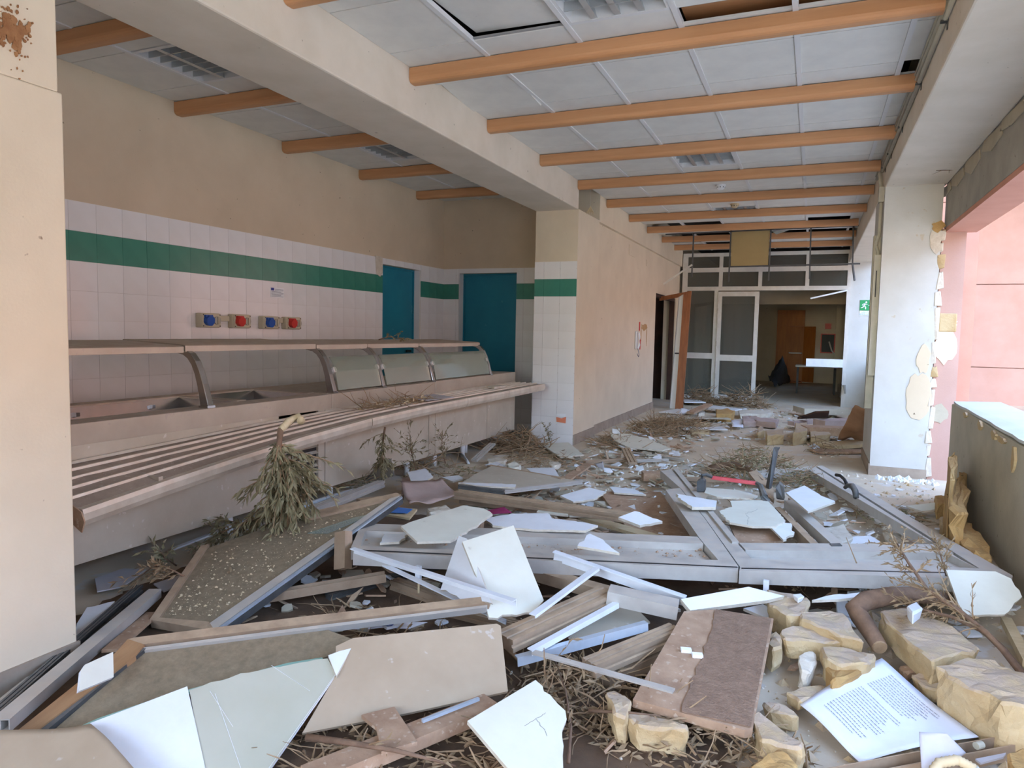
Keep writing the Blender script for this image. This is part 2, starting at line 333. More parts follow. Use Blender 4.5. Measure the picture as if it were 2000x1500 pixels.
for x0,x1 in((XW,D2[0]),(D2[1],-3.03)):
    MB().box(x0,x1,YB-.003,YB,0,2.12).build('grout_bed',M['grout'],WB)
    n=1 if x1-x0<.3 else 3
    xs=[x0,x0+.2,x1] if n==1 else [x0,x0+.1,x0+.3,x1]
    for a,b in zip(xs[:-1],xs[1:]):
        if b-a<.02: continue
        for z0,z1 in zrows(0): put_tile(WB,'tile_green' if abs(z0-1.72)<.01 else 'tile_white',a,b,z0,z1,'y',YB-.003)
MB().box(D2[0],D2[1],YB-.008,YB,D2[2],2.12).build('wall_tile',M['tile_white'],WB)
MB().box(-3.03,XL,7.767,7.77,0,2.12).build('grout_bed',M['grout'],colL)
for a,b in((-3.03,-2.914),(-2.914,-2.714),(-2.714,XL)):
    for z0,z1 in zrows(0): put_tile(colL,'tile_green' if abs(z0-1.72)<.01 else 'tile_white',a,b,z0,z1,'y',7.767)
# broken corner of the tiling beside the first teal door
MB().prism([(XW+.004,6.80,2.13),(XW+.004,6.945,2.13),(XW+.004,6.95,1.95),(XW+.004,6.90,1.90),(XW+.004,6.82,1.93)],(.009,0,0)).build('bare_plaster',M['gyp_core'],WL)
# ---- teal doors
def teal_door(name,label,p,size,axis):
    d=empty(name,p); d['kind']='structure'; d['label']=label; w,h=size
    if axis=='x': MB().box(-.05,0,0,w,0,h).build('leaf',M['teal'],d,.004); MB().box(-.05,.02,-.001,.02,0,h).box(-.05,.02,w-.02,w+.001,0,h).box(-.05,.02,.02,w-.02,h-.02,h).build('door_frame',M['teal'],d); MB().box(0,.05,w-.14,w-.11,1.02,1.05).box(.035,.05,w-.22,w-.11,1.02,1.05).build('door_handle',M['black'],d)
    else: MB().box(0,w,0,.05,0,h).build('leaf',M['teal'],d,.004); MB().box(-.001,.02,-.02,.05,0,h).box(w-.02,w+.001,-.02,.05,0,h).box(.02,w-.02,-.02,.05,h-.02,h).build('door_frame',M['teal'],d)
    return d
teal_door('door_1','narrow teal painted door in the tiled left wall behind the counter',(XW-.10,D1[0],0),(D1[1]-D1[0],D1[2]),'x')
teal_door('door_2','wide dark teal door in the back wall of the alcove',(D2[0],YB+.14,0),(D2[1]-D2[0],D2[2]),'y')
# ---- corridor left wall with the dark doorway
LD=(12.40,14.35,2.03); w=MB()
w.box(-2.80,-2.56,8.62,LD[0],0,3.30).box(-2.80,-2.56,LD[1],YP+.1,0,3.30).box(-2.80,-2.56,LD[0],LD[1],LD[2],3.30).box(-2.56,XL,8.62,YP,2.69,3.30)
WC=struct(w.build('wall_corridor_left',M['cream']))
MB().box(-2.56,-2.545,8.62,LD[0],0,.12).build('skirting_board',M['skirting'],WC)
MB().box(XL,XL+.014,7.77,8.62,0,.12).build('skirting_board',M['skirting'],colL)
MB().box(-4.6,-2.82,12.0,12.1,0,3).box(-4.6,-4.5,12.1,14.6,0,3).box(-4.6,-2.8,14.5,14.6,0,3).box(-4.6,-2.8,12,14.6,2.9,3).build('wall_side_room',M['wood_dark'])['kind']='structure'  # closed box to block light, walls coloured dark for the unlit room
d3=empty('door_3',(-2.58,LD[0],0)); d3['kind']='structure'; d3['label']='dark doorway with torn brown casing in the corridor wall'
MB().box(-.1,.0,.0,.05,0,2.03).build('door_jamb',M['wood_dark'],d3); MB().box(-.1,.0,1.90,1.95,0,2.03).build('door_jamb',M['wood_dark'],d3); MB().box(-.1,.0,.05,1.90,1.97,2.03).build('door_lintel',M['wood_dark'],d3)
# cable cover outlines and marks on the corridor wall
MB().box(-2.56,-2.552,10.35,10.75,2.47,2.62).build('junction_cover',M['cream'],WC); MB().box(-2.56,-2.552,11.55,11.68,2.42,2.52).build('junction_cover',M['cream'],WC)
for (yy,zz,ry,rz) in((11.55,1.42,.22,.05),(11.33,1.32,.02,.12),(11.75,1.3,.02,.16)):
    MB().prism([Vector((-2.559,yy+ry*math.cos(a*math.pi/9)*(1+rg.uniform(-.25,.25)),zz+rz*math.sin(a*math.pi/9)*(1+rg.uniform(-.3,.3)))) for a in range(18)],(.003,0,0)).build('stain_crust',mat('tan_stain',(196,160,112),(178,140,92),.9),WC)
# ---- right beam, column, lintel, parapet
struct(MB().box(.553,1.06,-2.4,YP,2.72,3.30).build('wall_right_beam',M['beam_paint'],None,.012))
colR=struct(boxo('wall_column_right',M['white_paint'],.556,1.03,7.53,8.62,0,2.72))
MB().box(.545,.558,7.52,8.62,0,.11).box(.545,1.03,7.518,7.532,0,.09).build('skirting_board',M['skirting'],colR)
# cracked joint of stone beside the column, then pink outer render
rj=random.Random(11); z=0.02
while z<2.25:
    h=rj.uniform(.10,.32); x0=1.015+rj.uniform(-.012,.012); x1=1.058+rj.uniform(-.012,.022)
    MB().prism([(x0,7.525+rj.uniform(-.012,.01),z),(x1,7.53+rj.uniform(-.012,.015),z+rj.uniform(0,.02)),(x1+rj.uniform(-.02,.01),7.53,z+h-.012),((x0+x1)/2,7.528,z+h+rj.uniform(-.03,.0)),(x0+rj.uniform(-.01,.02),7.525,z+h-.02)],(0,.25,0)).build('joint_stone',M['tuff'] if rj.random()<.2 else M['gyp_core'],colR,.006)
    z+=h
def patch(parent,m,cx,cz,rx,rz,n,y,amp,th=.006,name='plaster_patch'):
    return MB().prism([Vector((cx+rx*math.cos(2*math.pi*i/n)*(1+rj.uniform(-amp,amp)),y,cz+rz*math.sin(2*math.pi*i/n)*(1+rj.uniform(-amp,amp)))) for i in range(n)],(0,-th,0)).build(name,m,parent)
patch(colR,M['beige'],.93,.78,.11,.21,22,7.529,.12); patch(colR,M['beige'],.95,1.12,.055,.13,16,7.529,.2)
patch(colR,M['gyp_core'],.99,2.20,.05,.10,14,7.529,.3); patch(colR,M['tuff_raw'],1.0,2.34,.05,.05,12,7.527,.3)
stub=struct(boxo('wall_pink_stub',M['pink'],1.04,1.235,7.56,7.80,0,2.32))
patch(stub,M['white_paint'],1.13,1.46,.08,.04,14,7.559,.25); patch(stub,M['cream'],1.12,1.25,.09,.16,16,7.559,.2); patch(stub,M['concrete_beige'],1.11,.62,.06,.09,14,7.559,.25)
boxo('stone_block_face',M['tuff'],1.06,1.20,7.545,7.60,1.38,1.55,stub,.01)
lt=struct(boxo('wall_lintel',M['concrete'],1.062,1.30,-2.4,7.62,2.325,2.735)); 
MB().box(1.066,1.32,-2.4,7.62,2.285,2.325).build('lintel_soffit',M['pink_deep'],lt)
for k in range(9):
    y=7.4-.62*k+rj.uniform(-.1,.1); MB().prism([(1.060,y,2.70),(1.060,y+.5,2.725),(1.060,y+.55,2.66),(1.060,y+.25,2.60+rj.uniform(-.03,.03)),(1.060,y-.05,2.63)],(-.006,0,0)).build('flaked_edge',M['concrete_beige'],lt)
par=struct(MB().prism([(1.055,6.62,0),(1.035,2.0,0),(1.035,2.0,.73),(1.055,4.6,.745),(1.055,5.6,.772),(1.055,6.50,.80),(1.055,6.62,.79)],(.30,0,0)).build('wall_parapet',M['concrete_beige'],None,.006))
cap=[]; 
for i in range(26):
    y=2.0+(6.6-2.0)*i/25; cap.append((1.048+.028*rj.random(),y,(.735+.012*max(0,y-3.5)*1.6)))
MB().prism([Vector(c)+Vector((0,0,.02)) for c in cap]+[(1.38,6.6,.825),(1.38,2.0,.76)],(0,0,-.018)).build('coping',M['white_paint'],par)
for yy,zz,ry,rz in((5.5,.74,.05,.03),(5.1,.73,.06,.025),(4.62,.66,.03,.07),(4.9,.725,.08,.02),(6.0,.765,.05,.02)):
    MB().prism([Vector((1.053,yy+ry*math.cos(a*.45)*(1+rj.uniform(-.3,.3)),zz+rz*math.sin(a*.45)*(1+rj.uniform(-.3,.3)))) for a in range(14)],(-.014,0,0)).build('crumbled_spot',M['tuff'],par)
# low sill between column and far end (open to daylight above it)
struct(boxo('wall_far_sill',M['white_paint'],1.06,1.32,8.62,YP,0,.9))
struct(boxo('wall_end_right',M['white_paint'],.575,1.40,YP,YP+.14,0,3.30))
# ---- pink building opposite
PB=struct(boxo('wall_pink_building',M['pink'],2.2,18,19.0,19.4,-.4,7.5))
for i,(a,b) in enumerate(((-.4,.70),(.72,2.57),(2.59,4.44),(4.46,6.3),(6.32,7.4))): MB().box(2.25,18,18.95,19.0,a,b).build('render_panel',M['pink'],PB)
struct(boxo('wall_pink_pilaster',M['pink_deep'],1.25,1.475,8.36,8.62,-.1,2.9))
struct(boxo('wall_shade_overhang',M['pink'],2.2,18,12.0,19.0,6.3,7.5))  # unseen canopy added to keep sky light off the pink wall
struct(boxo('wall_shade_block',M['pink'],1.6,18,-15.4,-15,-.4,8))  # unseen facing block added to cut the low sky from the pink wall
struct(boxo('wall_upper_storey',M['pink'],-4.9,1.40,-2.4,24,3.46,7.0))
struct(boxo('wall_far_side_building',M['pink'],18,18.4,-14,19.4,-.4,7))
# ---- far room behind the glass
struct(MB().box(-2.8,-2.6,YP+.1,22.4,0,3.3).build('wall_far_room_left',M['beige']))
struct(MB().box(1.25,1.45,YP+.14,19.6,0,3.3).box(1.25,1.45,19.6,20.6,0,1.2).box(1.25,1.45,19.6,20.6,1.7,3.3).box(1.25,1.45,20.6,21.2,0,3.3).box(1.25,1.45,21.2,22.4,0,3.3).build('wall_far_room_right',M['beige']))
struct(boxo('wall_far_room_back',M['cream'],-2.8,1.45,22.2,22.4,0,3.3))
struct(boxo('ceiling_far_room',M['dark_void'],-2.8,1.45,YP+.1,22.4,3.3,3.45))

MB().box(-.75,.40,4.0,4.5,3.09,3.13).build('plenum_board',M['wood_beam'],ce)
MB().box(XW-.10,XW-.001,D1[0]-.001,D1[0]+.004,0,D1[2]).box(XW-.10,XW-.001,D1[1]-.004,D1[1]+.001,0,D1[2]).build('door_reveal',M['tile_white'],WL)
MB().box(D2[0]-.001,D2[0]+.004,YB+.001,YB+.14,0,D2[2]).box(D2[1]-.004,D2[1]+.001,YB+.001,YB+.14,0,D2[2]).build('door_reveal',M['tile_white'],WB)
# ================================================================ DEBRIS BUILDERS
def jagpoly(pts,n,jag,amp,rng,step=.03):
    out=[]; m=len(pts)
    for i in range(m):
        a,b=pts[i],pts[(i+1)%m]; out.append(a)
        if jag=='all' or (jag and i in jag):
            L=(b-a).length; k=max(2,int(L/step)); side=(b-a).normalized().cross(n)
            for j in range(1,k): out.append(a.lerp(b,j/k)+side*rng.uniform(-amp,amp)+(b-a).normalized()*rng.uniform(-.3,.3)*L/k)
    return out
def slab(name,m,px,pl,th,label=None,cat=None,group=None,parent=None,off=0,jag=None,amp=.008,core=None,seed=None,kind=None):
    rng=random.Random(seed if seed is not None else int(px[0][0]*7+px[0][1]))
    n=pl[1]; pts=[on(pl,x,y)-n*off for x,y in px]; pts=jagpoly(pts,n,jag,amp,rng)
    o=MB().prism(pts,-n*th).build(name,m,parent)
    if core:
        o.data.materials.append(core)
        for p in o.data.polygons:
            if abs(p.normal.dot(n))<.5: p.material_index=1
    if label: tag(o,label,cat,group,kind)
    return o
def sec(kind,w,h,t=.004):
    a=w/2
    if kind=='box': return [(-a,0),(a,0),(a,-h),(-a,-h)]
    if kind=='L': return [(-a,0),(a,0),(a,-t),(-a+t,-t),(-a+t,-h),(-a,-h)]
    if kind=='Lr': return [(-a,0),(a,0),(a,-h),(a-t,-h),(a-t,-t),(-a,-t)]
    if kind=='U': return [(-a,0),(-a+t,0),(-a+t,-h+t),(a-t,-h+t),(a-t,0),(a,0),(a,-h),(-a,-h)]
    if kind=='C': return [(-a,0),(a,0),(a,-h),(a-t,-h),(a-t,-t),(-a+t,-t),(-a+t,-h),(-a,-h)]
    if kind=='rib':
        g=.006; return [(-a,0),(-a*.55,0),(-a*.5,-g),(-a*.35,-g),(-a*.3,0),(a*.3,0),(a*.35,-g),(a*.5,-g),(a*.55,0),(a,0),(a,-h*.35),(a-.008,-h*.4),(a-.008,-h*.6),(a,-h*.65),(a,-h),(-a,-h),(-a,-h*.65),(-a+.008,-h*.6),(-a+.008,-h*.4),(-a,-h*.35)]
def bar(name,m,p0,p1,w,h,kind='box',label=None,cat='bar',group=None,parent=None,up=(0,0,1),roll=0,t=.004,mids=()):
    path=[U(*p) for p in (p0,)+tuple(mids)+(p1,)]; upv=Vector(up)
    if roll: upv=Matrix.Rotation(roll,3,(path[-1]-path[0]).normalized())@upv
    b=MB()
    if kind=='hollow':
        a,q=w/2,t; outer=[(-a,0),(a,0),(a,-h),(-a,-h)]; inner=[(-a+q,-q),(a-q,-q),(a-q,-h+q),(-a+q,-h+q)]; n=4
        b2=MB(); b2.sweep(outer,path,upv,False); b.add(b2.v,b2.f); b3=MB(); b3.sweep(inner,path,upv,False); b.add(b3.v,b3.f)
        k=len(b2.v)
        for e in(0,len(path)-1):
            for i in range(4): b.f.append((e*4+i,e*4+(i+1)%4,k+e*4+(i+1)%4,k+e*4+i))
        c=MB().sweep([(-.002,-q),(.002,-q),(.002,-h+q),(-.002,-h+q)],path,upv); b.add(c.v,c.f)
    else: b.sweep(sec(kind,w,h,t),path,upv)
    o=b.build(name,m,parent)
    if label: tag(o,label,cat,group)
    return o
def stone(px,ztop,h,label,m='tuff',amp=.014,tilt=None,name='stone_block',group='broken tuff stone blocks',seed=None,taper=.03,cuts=3):
    pl=flat(ztop) if tilt is None else tilt
    pts=[on(pl,x,y) for x,y in px]; c=sum(pts,Vector())/len(pts); n=pl[1]
    lowest=max(.0,c.z-h)
    bot=[]
    for p in pts:
        q=p+(p-c).normalized()*taper*(-.4)+Vector((0,0,-h)); q.z=max(q.z,.0); bot.append(q)
    b=MB(); k=len(pts); b.add(pts+bot,[tuple(range(k)),tuple(range(2*k-1,k-1,-1))]+[(i,i+k,(i+1)%k+k,(i+1)%k) for i in range(k)])
    me=b.mesh(name); bm=bmesh.new(); bm.from_mesh(me)
    bmesh.ops.bevel(bm,geom=[e for e in bm.edges],offset=min(.008,h*.15),segments=1,affect='EDGES',profile=.6,clamp_overlap=True)
    bmesh.ops.triangulate(bm,faces=[f for f in bm.faces if len(f.verts)>4])
    bmesh.ops.subdivide_edges(bm,edges=[e for e in bm.edges if e.calc_length()>.05],cuts=cuts,use_grid_fill=True)
    sd=Vector(((seed or px[0][0])*.37,px[0][1]*.21,0))
    for v in bm.verts:
        q=v.co*9+sd; d=noise.noise_vector(q)*amp+noise.noise_vector(q*3.1)*amp*.6+noise.noise_vector(q*8.3)*amp*.25; v.co+=d
        if v.co.z<.002: v.co.z=.002
    bmesh.ops.recalc_face_normals(bm,faces=bm.faces); bm.to_mesh(me); bm.free()
    o=link(name,me,M[m]); tag(o,label,'stone',group); return o
def leafgeo(b,p,d,L,w,rng):
    d=d.normalized(); s=d.cross(Vector((rng.uniform(-1,1),rng.uniform(-1,1),rng.uniform(-.2,1)))); 
    if s.length<.05: s=d.orthogonal()
    s.normalize(); n=s.cross(d); a=p; m=p+d*L*.45+n*.004; e=p+d*L+n*rng.uniform(-.012,.006)
    b.add([a,m+s*w,e,m-s*w],[(0,1,2,3)])
def rv(rng,s=1): return Vector((rng.uniform(-1,1),rng.uniform(-1,1),rng.uniform(-1,1)))*s
def branch(name,label,path,r0,ntw,twl,nleaf,droop=.3,leafL=.05,leafw=.006,seed=1,leafm='leaf',start=.25,cat='branch',group='olive branches in the rubble',spread=.9,zmin=.01):
    rng=random.Random(seed); P=[U(*p) if not isinstance(p,Vector) else p for p in path]; t=empty(name,P[0]); tag(t,label,cat,group); off=P[0]
    n=len(P); Q=[p-off for p in P]; stem=MB(); stem.tube(Q,[r0*(1-.75*i/(n-1)) for i in range(n)],7); tw=MB(); lf=MB()
    def at(u):
        f=u*(n-1); i=min(int(f),n-2); return Q[i].lerp(Q[i+1],f-i),(Q[i+1]-Q[i]).normalized()
    for k in range(ntw):
        u=start+(1-start)*rng.random(); p,d=at(u); dd=(d+rv(rng,spread)+Vector((0,0,-droop*rng.random()))).normalized(); L=twl*rng.uniform(.5,1.1)
        pts=[p]; cur=p
        for j in range(4):
            dd=(dd+rv(rng,.18)+Vector((0,0,-droop*.18))).normalized(); cur=cur+dd*L/4
            if cur.z+off.z<zmin: cur.z=zmin-off.z+rng.uniform(0,.02)
            pts.append(cur.copy())
        tw.tube(pts,[r0*.28,r0*.22,r0*.17,r0*.12,r0*.07],4)
        for j in range(nleaf):
            i=rng.randrange(0,4); q=pts[i].lerp(pts[i+1],rng.random()); ld=(pts[i+1]-pts[i]).normalized()+rv(rng,.75)+Vector((0,0,-droop*.4)); leafgeo(lf,q,ld,leafL*rng.uniform(.6,1.2),leafw*rng.uniform(.7,1.2),rng)
    stem.build('stem',M['bark'],t,0,True); 
    if tw.v: tw.build('twigs',M['twig'],t)['kind']='stuff'
    if lf.v: lf.build('leaves',M[leafm],t)['kind']='stuff'
    return t
def heap(name,label,c,rx,ry,h,ntw,nleaf,seed,leafm='leaf_dry',twl=.25,leafL=.05,r=.003,rot=0,cat='twig heap'):
    rng=random.Random(seed); c=U(*c) if not isinstance(c,Vector) else c; t=empty(name,c); tag(t,label,cat,None,'stuff'); tw=MB(); lf=MB()
    cr_,sr_=math.cos(rot),math.sin(rot)
    def pos():
        while True:
            a,b=rng.uniform(-1,1),rng.uniform(-1,1)
            if a*a+b*b<1: break
        q=1-(a*a+b*b); return Vector((a*rx*cr_-b*ry*sr_,a*rx*sr_+b*ry*cr_,.005+h*q*rng.random()))
    for k in range(ntw):
        p=pos(); d=Vector((rng.uniform(-1,1),rng.uniform(-1,1),rng.uniform(-.15,.35))).normalized(); L=twl*rng.uniform(.4,1.2); pts=[p]
        for j in range(3):
            d=(d+rv(rng,.3)).normalized(); q=pts[-1]+d*L/3; q.z=max(q.z,.004); pts.append(q)
        rr=r*rng.uniform(.6,1.8); tw.tube(pts,[rr,rr*.9,rr*.7,rr*.4],4)
    for k in range(nleaf): leafgeo(lf,pos(),Vector((rng.uniform(-1,1),rng.uniform(-1,1),rng.uniform(-.3,.5))),leafL*rng.uniform(.6,1.2),.0065*rng.uniform(.7,1.3),rng)
    tw.build('twigs',M['twig'],t)['kind']='stuff'
    if nleaf: lf.build('leaves',M[leafm],t)['kind']='stuff'
    return t
def sheet(name,m,px,zs,nx,ny,amp,label,cat,group=None,seed=1,th=.003):     # bilinear crumpled sheet from 4 corners
    C=[U(x,y,z) for (x,y),z in zip(px,zs)]; b=MB(); vs=[]
    for j in range(ny+1):
        for i in range(nx+1):
            u,v=i/nx,j/ny; p=C[0]*(1-u)*(1-v)+C[1]*u*(1-v)+C[2]*u*v+C[3]*(1-u)*v
            p=p+Vector((0,0,noise.noise(p*4+Vector((seed,0,0)))*amp+noise.noise(p*11+Vector((seed,3,0)))*amp*.3)); p.z=max(p.z,.006); vs.append(p)
    b.add(vs,[(j*(nx+1)+i,j*(nx+1)+i+1,(j+1)*(nx+1)+i+1,(j+1)*(nx+1)+i) for j in range(ny) for i in range(nx)])
    o=b.build(name,m,None,0,True); s=o.modifiers.new('solid','SOLIDIFY'); s.thickness=th
    if label: tag(o,label,cat,group)
    return o
# ================================================================ SERVING COUNTER
XF=-3.20; CT=empty('serving_counter',(-3.55,4.6,0)); tag(CT,'long stainless steel canteen serving counter with tray slide and glass guard','counter')
def ct(b,name,m,bevel=0,par=CT,smooth=False):
    o=b.build(name,m,par,bevel,smooth)
    if par is CT: o.matrix_parent_inverse=Matrix.Translation((3.55,-4.6,0))
    else: o.matrix_parent_inverse=Matrix.Identity(4)
    return o
ys=[1.30,4.02,4.08,5.57,5.60,6.83,7.60]
for a,b in((1.30,3.62),(4.02,4.09),(4.098,5.58),(5.588,5.70),(5.706,6.83),(6.838,7.60)): ct(MB().box(XF,XF+.02,a,b,.15,.725),'front_panel',M['panel'],.003)
gp=ct(MB().box(XF-.02,XF,3.62,4.02,.15,.70),'grille_back',M['black'])
for i in range(11): ct(MB().obox((XF+.006,3.82,.20+.046*i),(.012,0,-.010),(0,.2,0),(.001,0,.0015)),'grille_slat',M['panel'])
ct(MB().box(XF-.72,XF,7.575,7.60,.15,.80),'end_panel',M['panel'],.003)
ct(MB().box(XF-.73,XF-.71,1.30,7.60,.15,.80),'back_panel',M['panel'])
ct(MB().box(XF-.70,XF,1.3,7.58,.145,.16),'bottom_panel',M['steel'])
for y in(1.6,3.3,4.3,5.4,5.9,6.5,6.72,7.3):
    for x in((XF-.10,XF-.62) if y not in(6.72,) else (XF-.18,)): ct(MB().tube([(x,y,0),(x,y,.15)],.026,10),'leg',M['grid'],smooth=True)
# worktop: front strip, back strip and bridges around the recessed wells
Zt=.835; ct(MB().box(XF-.025,XF+.02,1.30,4.17,.72,Zt-.008),'front_apron',M['steel'],.004); ct(MB().box(XF-.025,XF+.02,4.175,5.70,.72,Zt-.006),'front_apron',M['steel'],.004); ct(MB().box(XF-.025,XF+.02,5.705,7.60,.722,Zt),'front_apron',M['steel'],.004)
ct(MB().box(XF-.14,XF-.025,1.30,4.17,Zt-.03,Zt-.008),'worktop_strip',M['steel'])
ct(MB().box(XF-.76,XF-.64,1.30,4.17,Zt-.03,Zt),'worktop_strip',M['steel'])
wells=((1.45,3.40),(3.46,3.98),(4.05,4.13))
wells=((1.45,3.42),(3.50,4.10))
for a,b in((1.30,1.45),(3.42,3.50),(4.10,4.17)): ct(MB().box(XF-.64,XF-.14,a,b,Zt-.03,Zt-.003),'worktop_strip',M['steel'])
for a,b in wells:
    x0,x1=XF-.64,XF-.14; zb=Zt-.10
    wm=MB().add([(x0,a,Zt-.01),(x1,a,Zt-.01),(x1,b,Zt-.01),(x0,b,Zt-.01),(x0+.02,a+.02,zb),(x1-.02,a+.02,zb),(x1-.02,b-.02,zb),(x0+.02,b-.02,zb)],[(0,1,5,4),(1,2,6,5),(2,3,7,6),(3,0,4,7),])
    wo_=ct(wm,'well',M['steel_clean'])
    MB().box(x0+.018,x1-.018,a+.018,b-.018,zb-.004,zb).build('well_floor',M['tray'],wo_)
    for k in range(int((b-a)/.5)+1):
        yk=a+.25+.5*k
        if yk<b-.05: MB().obox((x0+.02,yk,Zt-.05),(.012,0,0),(0,.011,0),(0,0,.011)).build('well_clip',M['steel_clean'],wo_)
ct(MB().box(XF-.76,XF-.025,4.175,5.70,Zt-.03,Zt-.004),'worktop_strip',M['steel']); ct(MB().box(XF-.76,XF-.025,5.705,7.60,Zt-.03,Zt),'worktop_strip',M['steel'])
# curved posts
posts=(3.06,4.22,4.86,5.68,6.94)
def prof(k): return [(-3.215,.835),(-3.225,.88),(-3.245,.96),(-3.268,1.03),(-3.295,1.085),(-3.33,1.125),(-3.375,1.148),(-3.44,1.158)]
for y in posts:
    p=[(x,y,z) for x,z in prof(0)]; wv=[.032,.028,.024,.022,.021,.020,.018,.016]; b=MB()
    for i in range(len(p)-1):
        pass
    vs=[];fs=[]
    for i,(x,_,z) in enumerate(p):
        t=Vector(p[min(i+1,7)])-Vector(p[max(i-1,0)]); t.normalize(); nrm=Vector((0,1,0)).cross(t)
        for sy in(-1,1):
            for sn in(-1,1): vs.append(Vector(p[i])+Vector((0,.021*sy,0))+nrm*wv[i]*sn)
    for i in range(7):
        q=i*4; r=q+4
        for a_,b_ in((0,1),(1,3),(3,2),(2,0)): fs.append((q+a_,q+b_,r+b_,r+a_))
    fs+=[(0,2,3,1),(28,29,31,30)]
    po=ct(b.add(vs,fs),'guard_post',M['steel_clean'],.004)
    MB().box(-3.25,-3.18,y-.028,y+.028,.828,.842).build('post_foot',M['steel_clean'],po)
# shelves
shel=((1.30,3.02,0),(3.03,4.20,.006),(4.21,4.85,.0),(4.86,5.67,.0),(5.68,6.97,-.002))
for a,b,dz in shel:
    s=ct(MB().add([(-3.345,a,1.142+dz),(-3.345,b,1.142+dz),(-3.345,b,1.178+dz),(-3.345,a,1.178+dz),(-3.37,a,1.185+dz),(-3.37,b,1.185+dz),(-3.86,a,1.206+dz),(-3.86,b,1.206+dz),(-3.86,a,1.172+dz),(-3.86,b,1.172+dz),(-3.36,a,1.150+dz),(-3.36,b,1.150+dz)],
      [(0,1,2,3),(3,2,5,4),(4,5,7,6),(6,7,9,8),(8,9,11,10),(10,11,1,0),(0,3,4,6,8,10),(1,11,9,7,5,2)]),'shelf',M['steel'],.002)
# sneeze glass in the three far bays
for i,(a,b) in enumerate(((4.26,4.82),(4.90,5.62),(5.72,6.89))):
    pr=[(-3.196,.850),(-3.212,.92),(-3.228,.985),(-3.244,1.03),(-3.262,1.065),(-3.285,1.092)]
    go=ct(MB().prism([(x+.012,a,z) for x,z in pr]+[(x+.006,a,z) for x,z in pr[::-1]],(0,b-a,0)),'glass_guard',M['glass'])
    for y in(a+.005,b-.005): MB().tube([(-3.222,y,1.0),(-3.262,y,.985)],.022,12).build('glass_clip',M['grid'],go)
# tray slide, sagging at its near end
TR=empty('tray_slide',(0,0,0),CT); TR.matrix_parent_inverse=Matrix.Translation((3.55,-4.6,0))
st=[(1.985,.508,.640),(2.4,.553,.653),(2.9,.600,.670),(3.41,.640,.690),(4.1,.677,.704),(4.8,.695,.712),(5.58,.700,.713),(6.5,.706,.715),(7.55,.712,.717)]
def trp(k,u,dz=0):
    y,zo,zi=st[k]; x=-3.17+(-2.79+3.17)*u; return Vector((x,y,zi+(zo-zi)*u+dz))
b=MB(); vs=[]; fs=[]
for k in range(len(st)):
    for u,dz in((0,0),(.9,0),(.9,-.012),(0,-.012)): vs.append(trp(k,u,dz))
for k in range(len(st)-1):
    q=k*4; fs+=[(q+a_,q+(a_+1)%4,q+4+(a_+1)%4,q+4+a_) for a_ in range(4)]
fs+=[(0,1,2,3),(35,34,33,32)]; b.add(vs,fs).build('tray_plate',M['tray'],TR)
for i,u in enumerate((.02,.18,.36,.54,.72)):
    MB().sweep([(-.009 if i else -.014,0),(.009 if i else .014,0),(.006,.012),(-.006,.012)],[trp(k,u,.001) for k in range(len(st))]).build('tray_bar',M['tray_bar'],TR)
segs=((0,1,2,3,4),(4,5,6),(6,7),(7,8))
for sgm in segs:
    pts=[trp(k,.95,.006) for k in sgm]
    if sgm[0]: pts[0]=pts[0]+Vector((0,.008,0))
    MB().sweep([(.02,0),(-.02,0),(-.02,-.075),(.008,-.075),(.022,-.05),(.024,-.02)],pts).build('front_lip',M['tray_bar'],TR)
MB().prism([trp(0,.80,.008)+Vector((0,-.006,0)),trp(0,1.0,.004)+Vector((0,-.006,0)),trp(0,1.05,-.03)+Vector((0,-.006,0)),trp(0,1.0,-.085)+Vector((0,-.006,0)),trp(0,.80,-.07)+Vector((0,-.006,0))],(0,.006,0)).build('end_cap',M['chip'],TR)
for k in(1,4,6,7): MB().obox(trp(k,.45,-.05),(.18,0,0),(0,.012,0),(0,0,.025)).build('tray_bracket',M['steel'],TR)
# sheet and bits lying on the tray slide
def tag_slab(o,l,c,g=None): return tag(o,l,c,g)
# ================================================================ SOCKETS, SIGNS ON THE TILED WALL
SX=XW+.010
def socket(y0,y1,z0,z1,colr,label):
    t=empty('power_socket',(SX,(y0+y1)/2,(z0+z1)/2)); tag(t,label,'socket','industrial sockets on the tiled wall')
    w,h=(y1-y0)/2,(z1-z0)/2
    MB().box(0,.062,-w,w,-h,h).build('housing',M['boxgrey'],t,.008); MB().box(.063,.074,-w+.004,w-.004,-h+.004,h-.004).build('cover',M['boxgrey'],t,.004)
    cy=-w*.45
    s=MB(); s.sweep([(math.cos(2*math.pi*i/8+.39)*.044,math.sin(2*math.pi*i/8+.39)*.044) for i in range(8)],[(.074,cy,0),(.115,cy,-.004)],(0,0,1)); s.box(.074,.10,cy-.036,cy+.036,.02,.045)
    c=s.build('socket_lid',M[colr],t,.004)
    MB().tube([(.074,w*.52,0),(.086,w*.52,0)],.034,16).build('knob_ring',M['conduit'],t); MB().box(.086,.098,w*.52-.007,w*.52+.007,-.03,.03).build('knob_handle',M['boxgrey'],t,.002)
    for sy in(-1,1):
        for sz in(-1,1): MB().tube([(.0741,sy*(w-.014),sz*(h-.014)),(.0755,sy*(w-.014),sz*(h-.014))],.005,8).build('screw',M['black'],t)
socket(4.26,4.46,1.287,1.405,'blue','blue industrial socket nearest the pillar, left of all four')
socket(4.60,4.80,1.287,1.405,'red','red industrial socket second from the pillar')
socket(4.96,5.16,1.284,1.40,'blue','blue industrial socket third from the pillar, between two red ones')
socket(5.26,5.46,1.284,1.40,'red','red industrial socket closest to the teal doors')
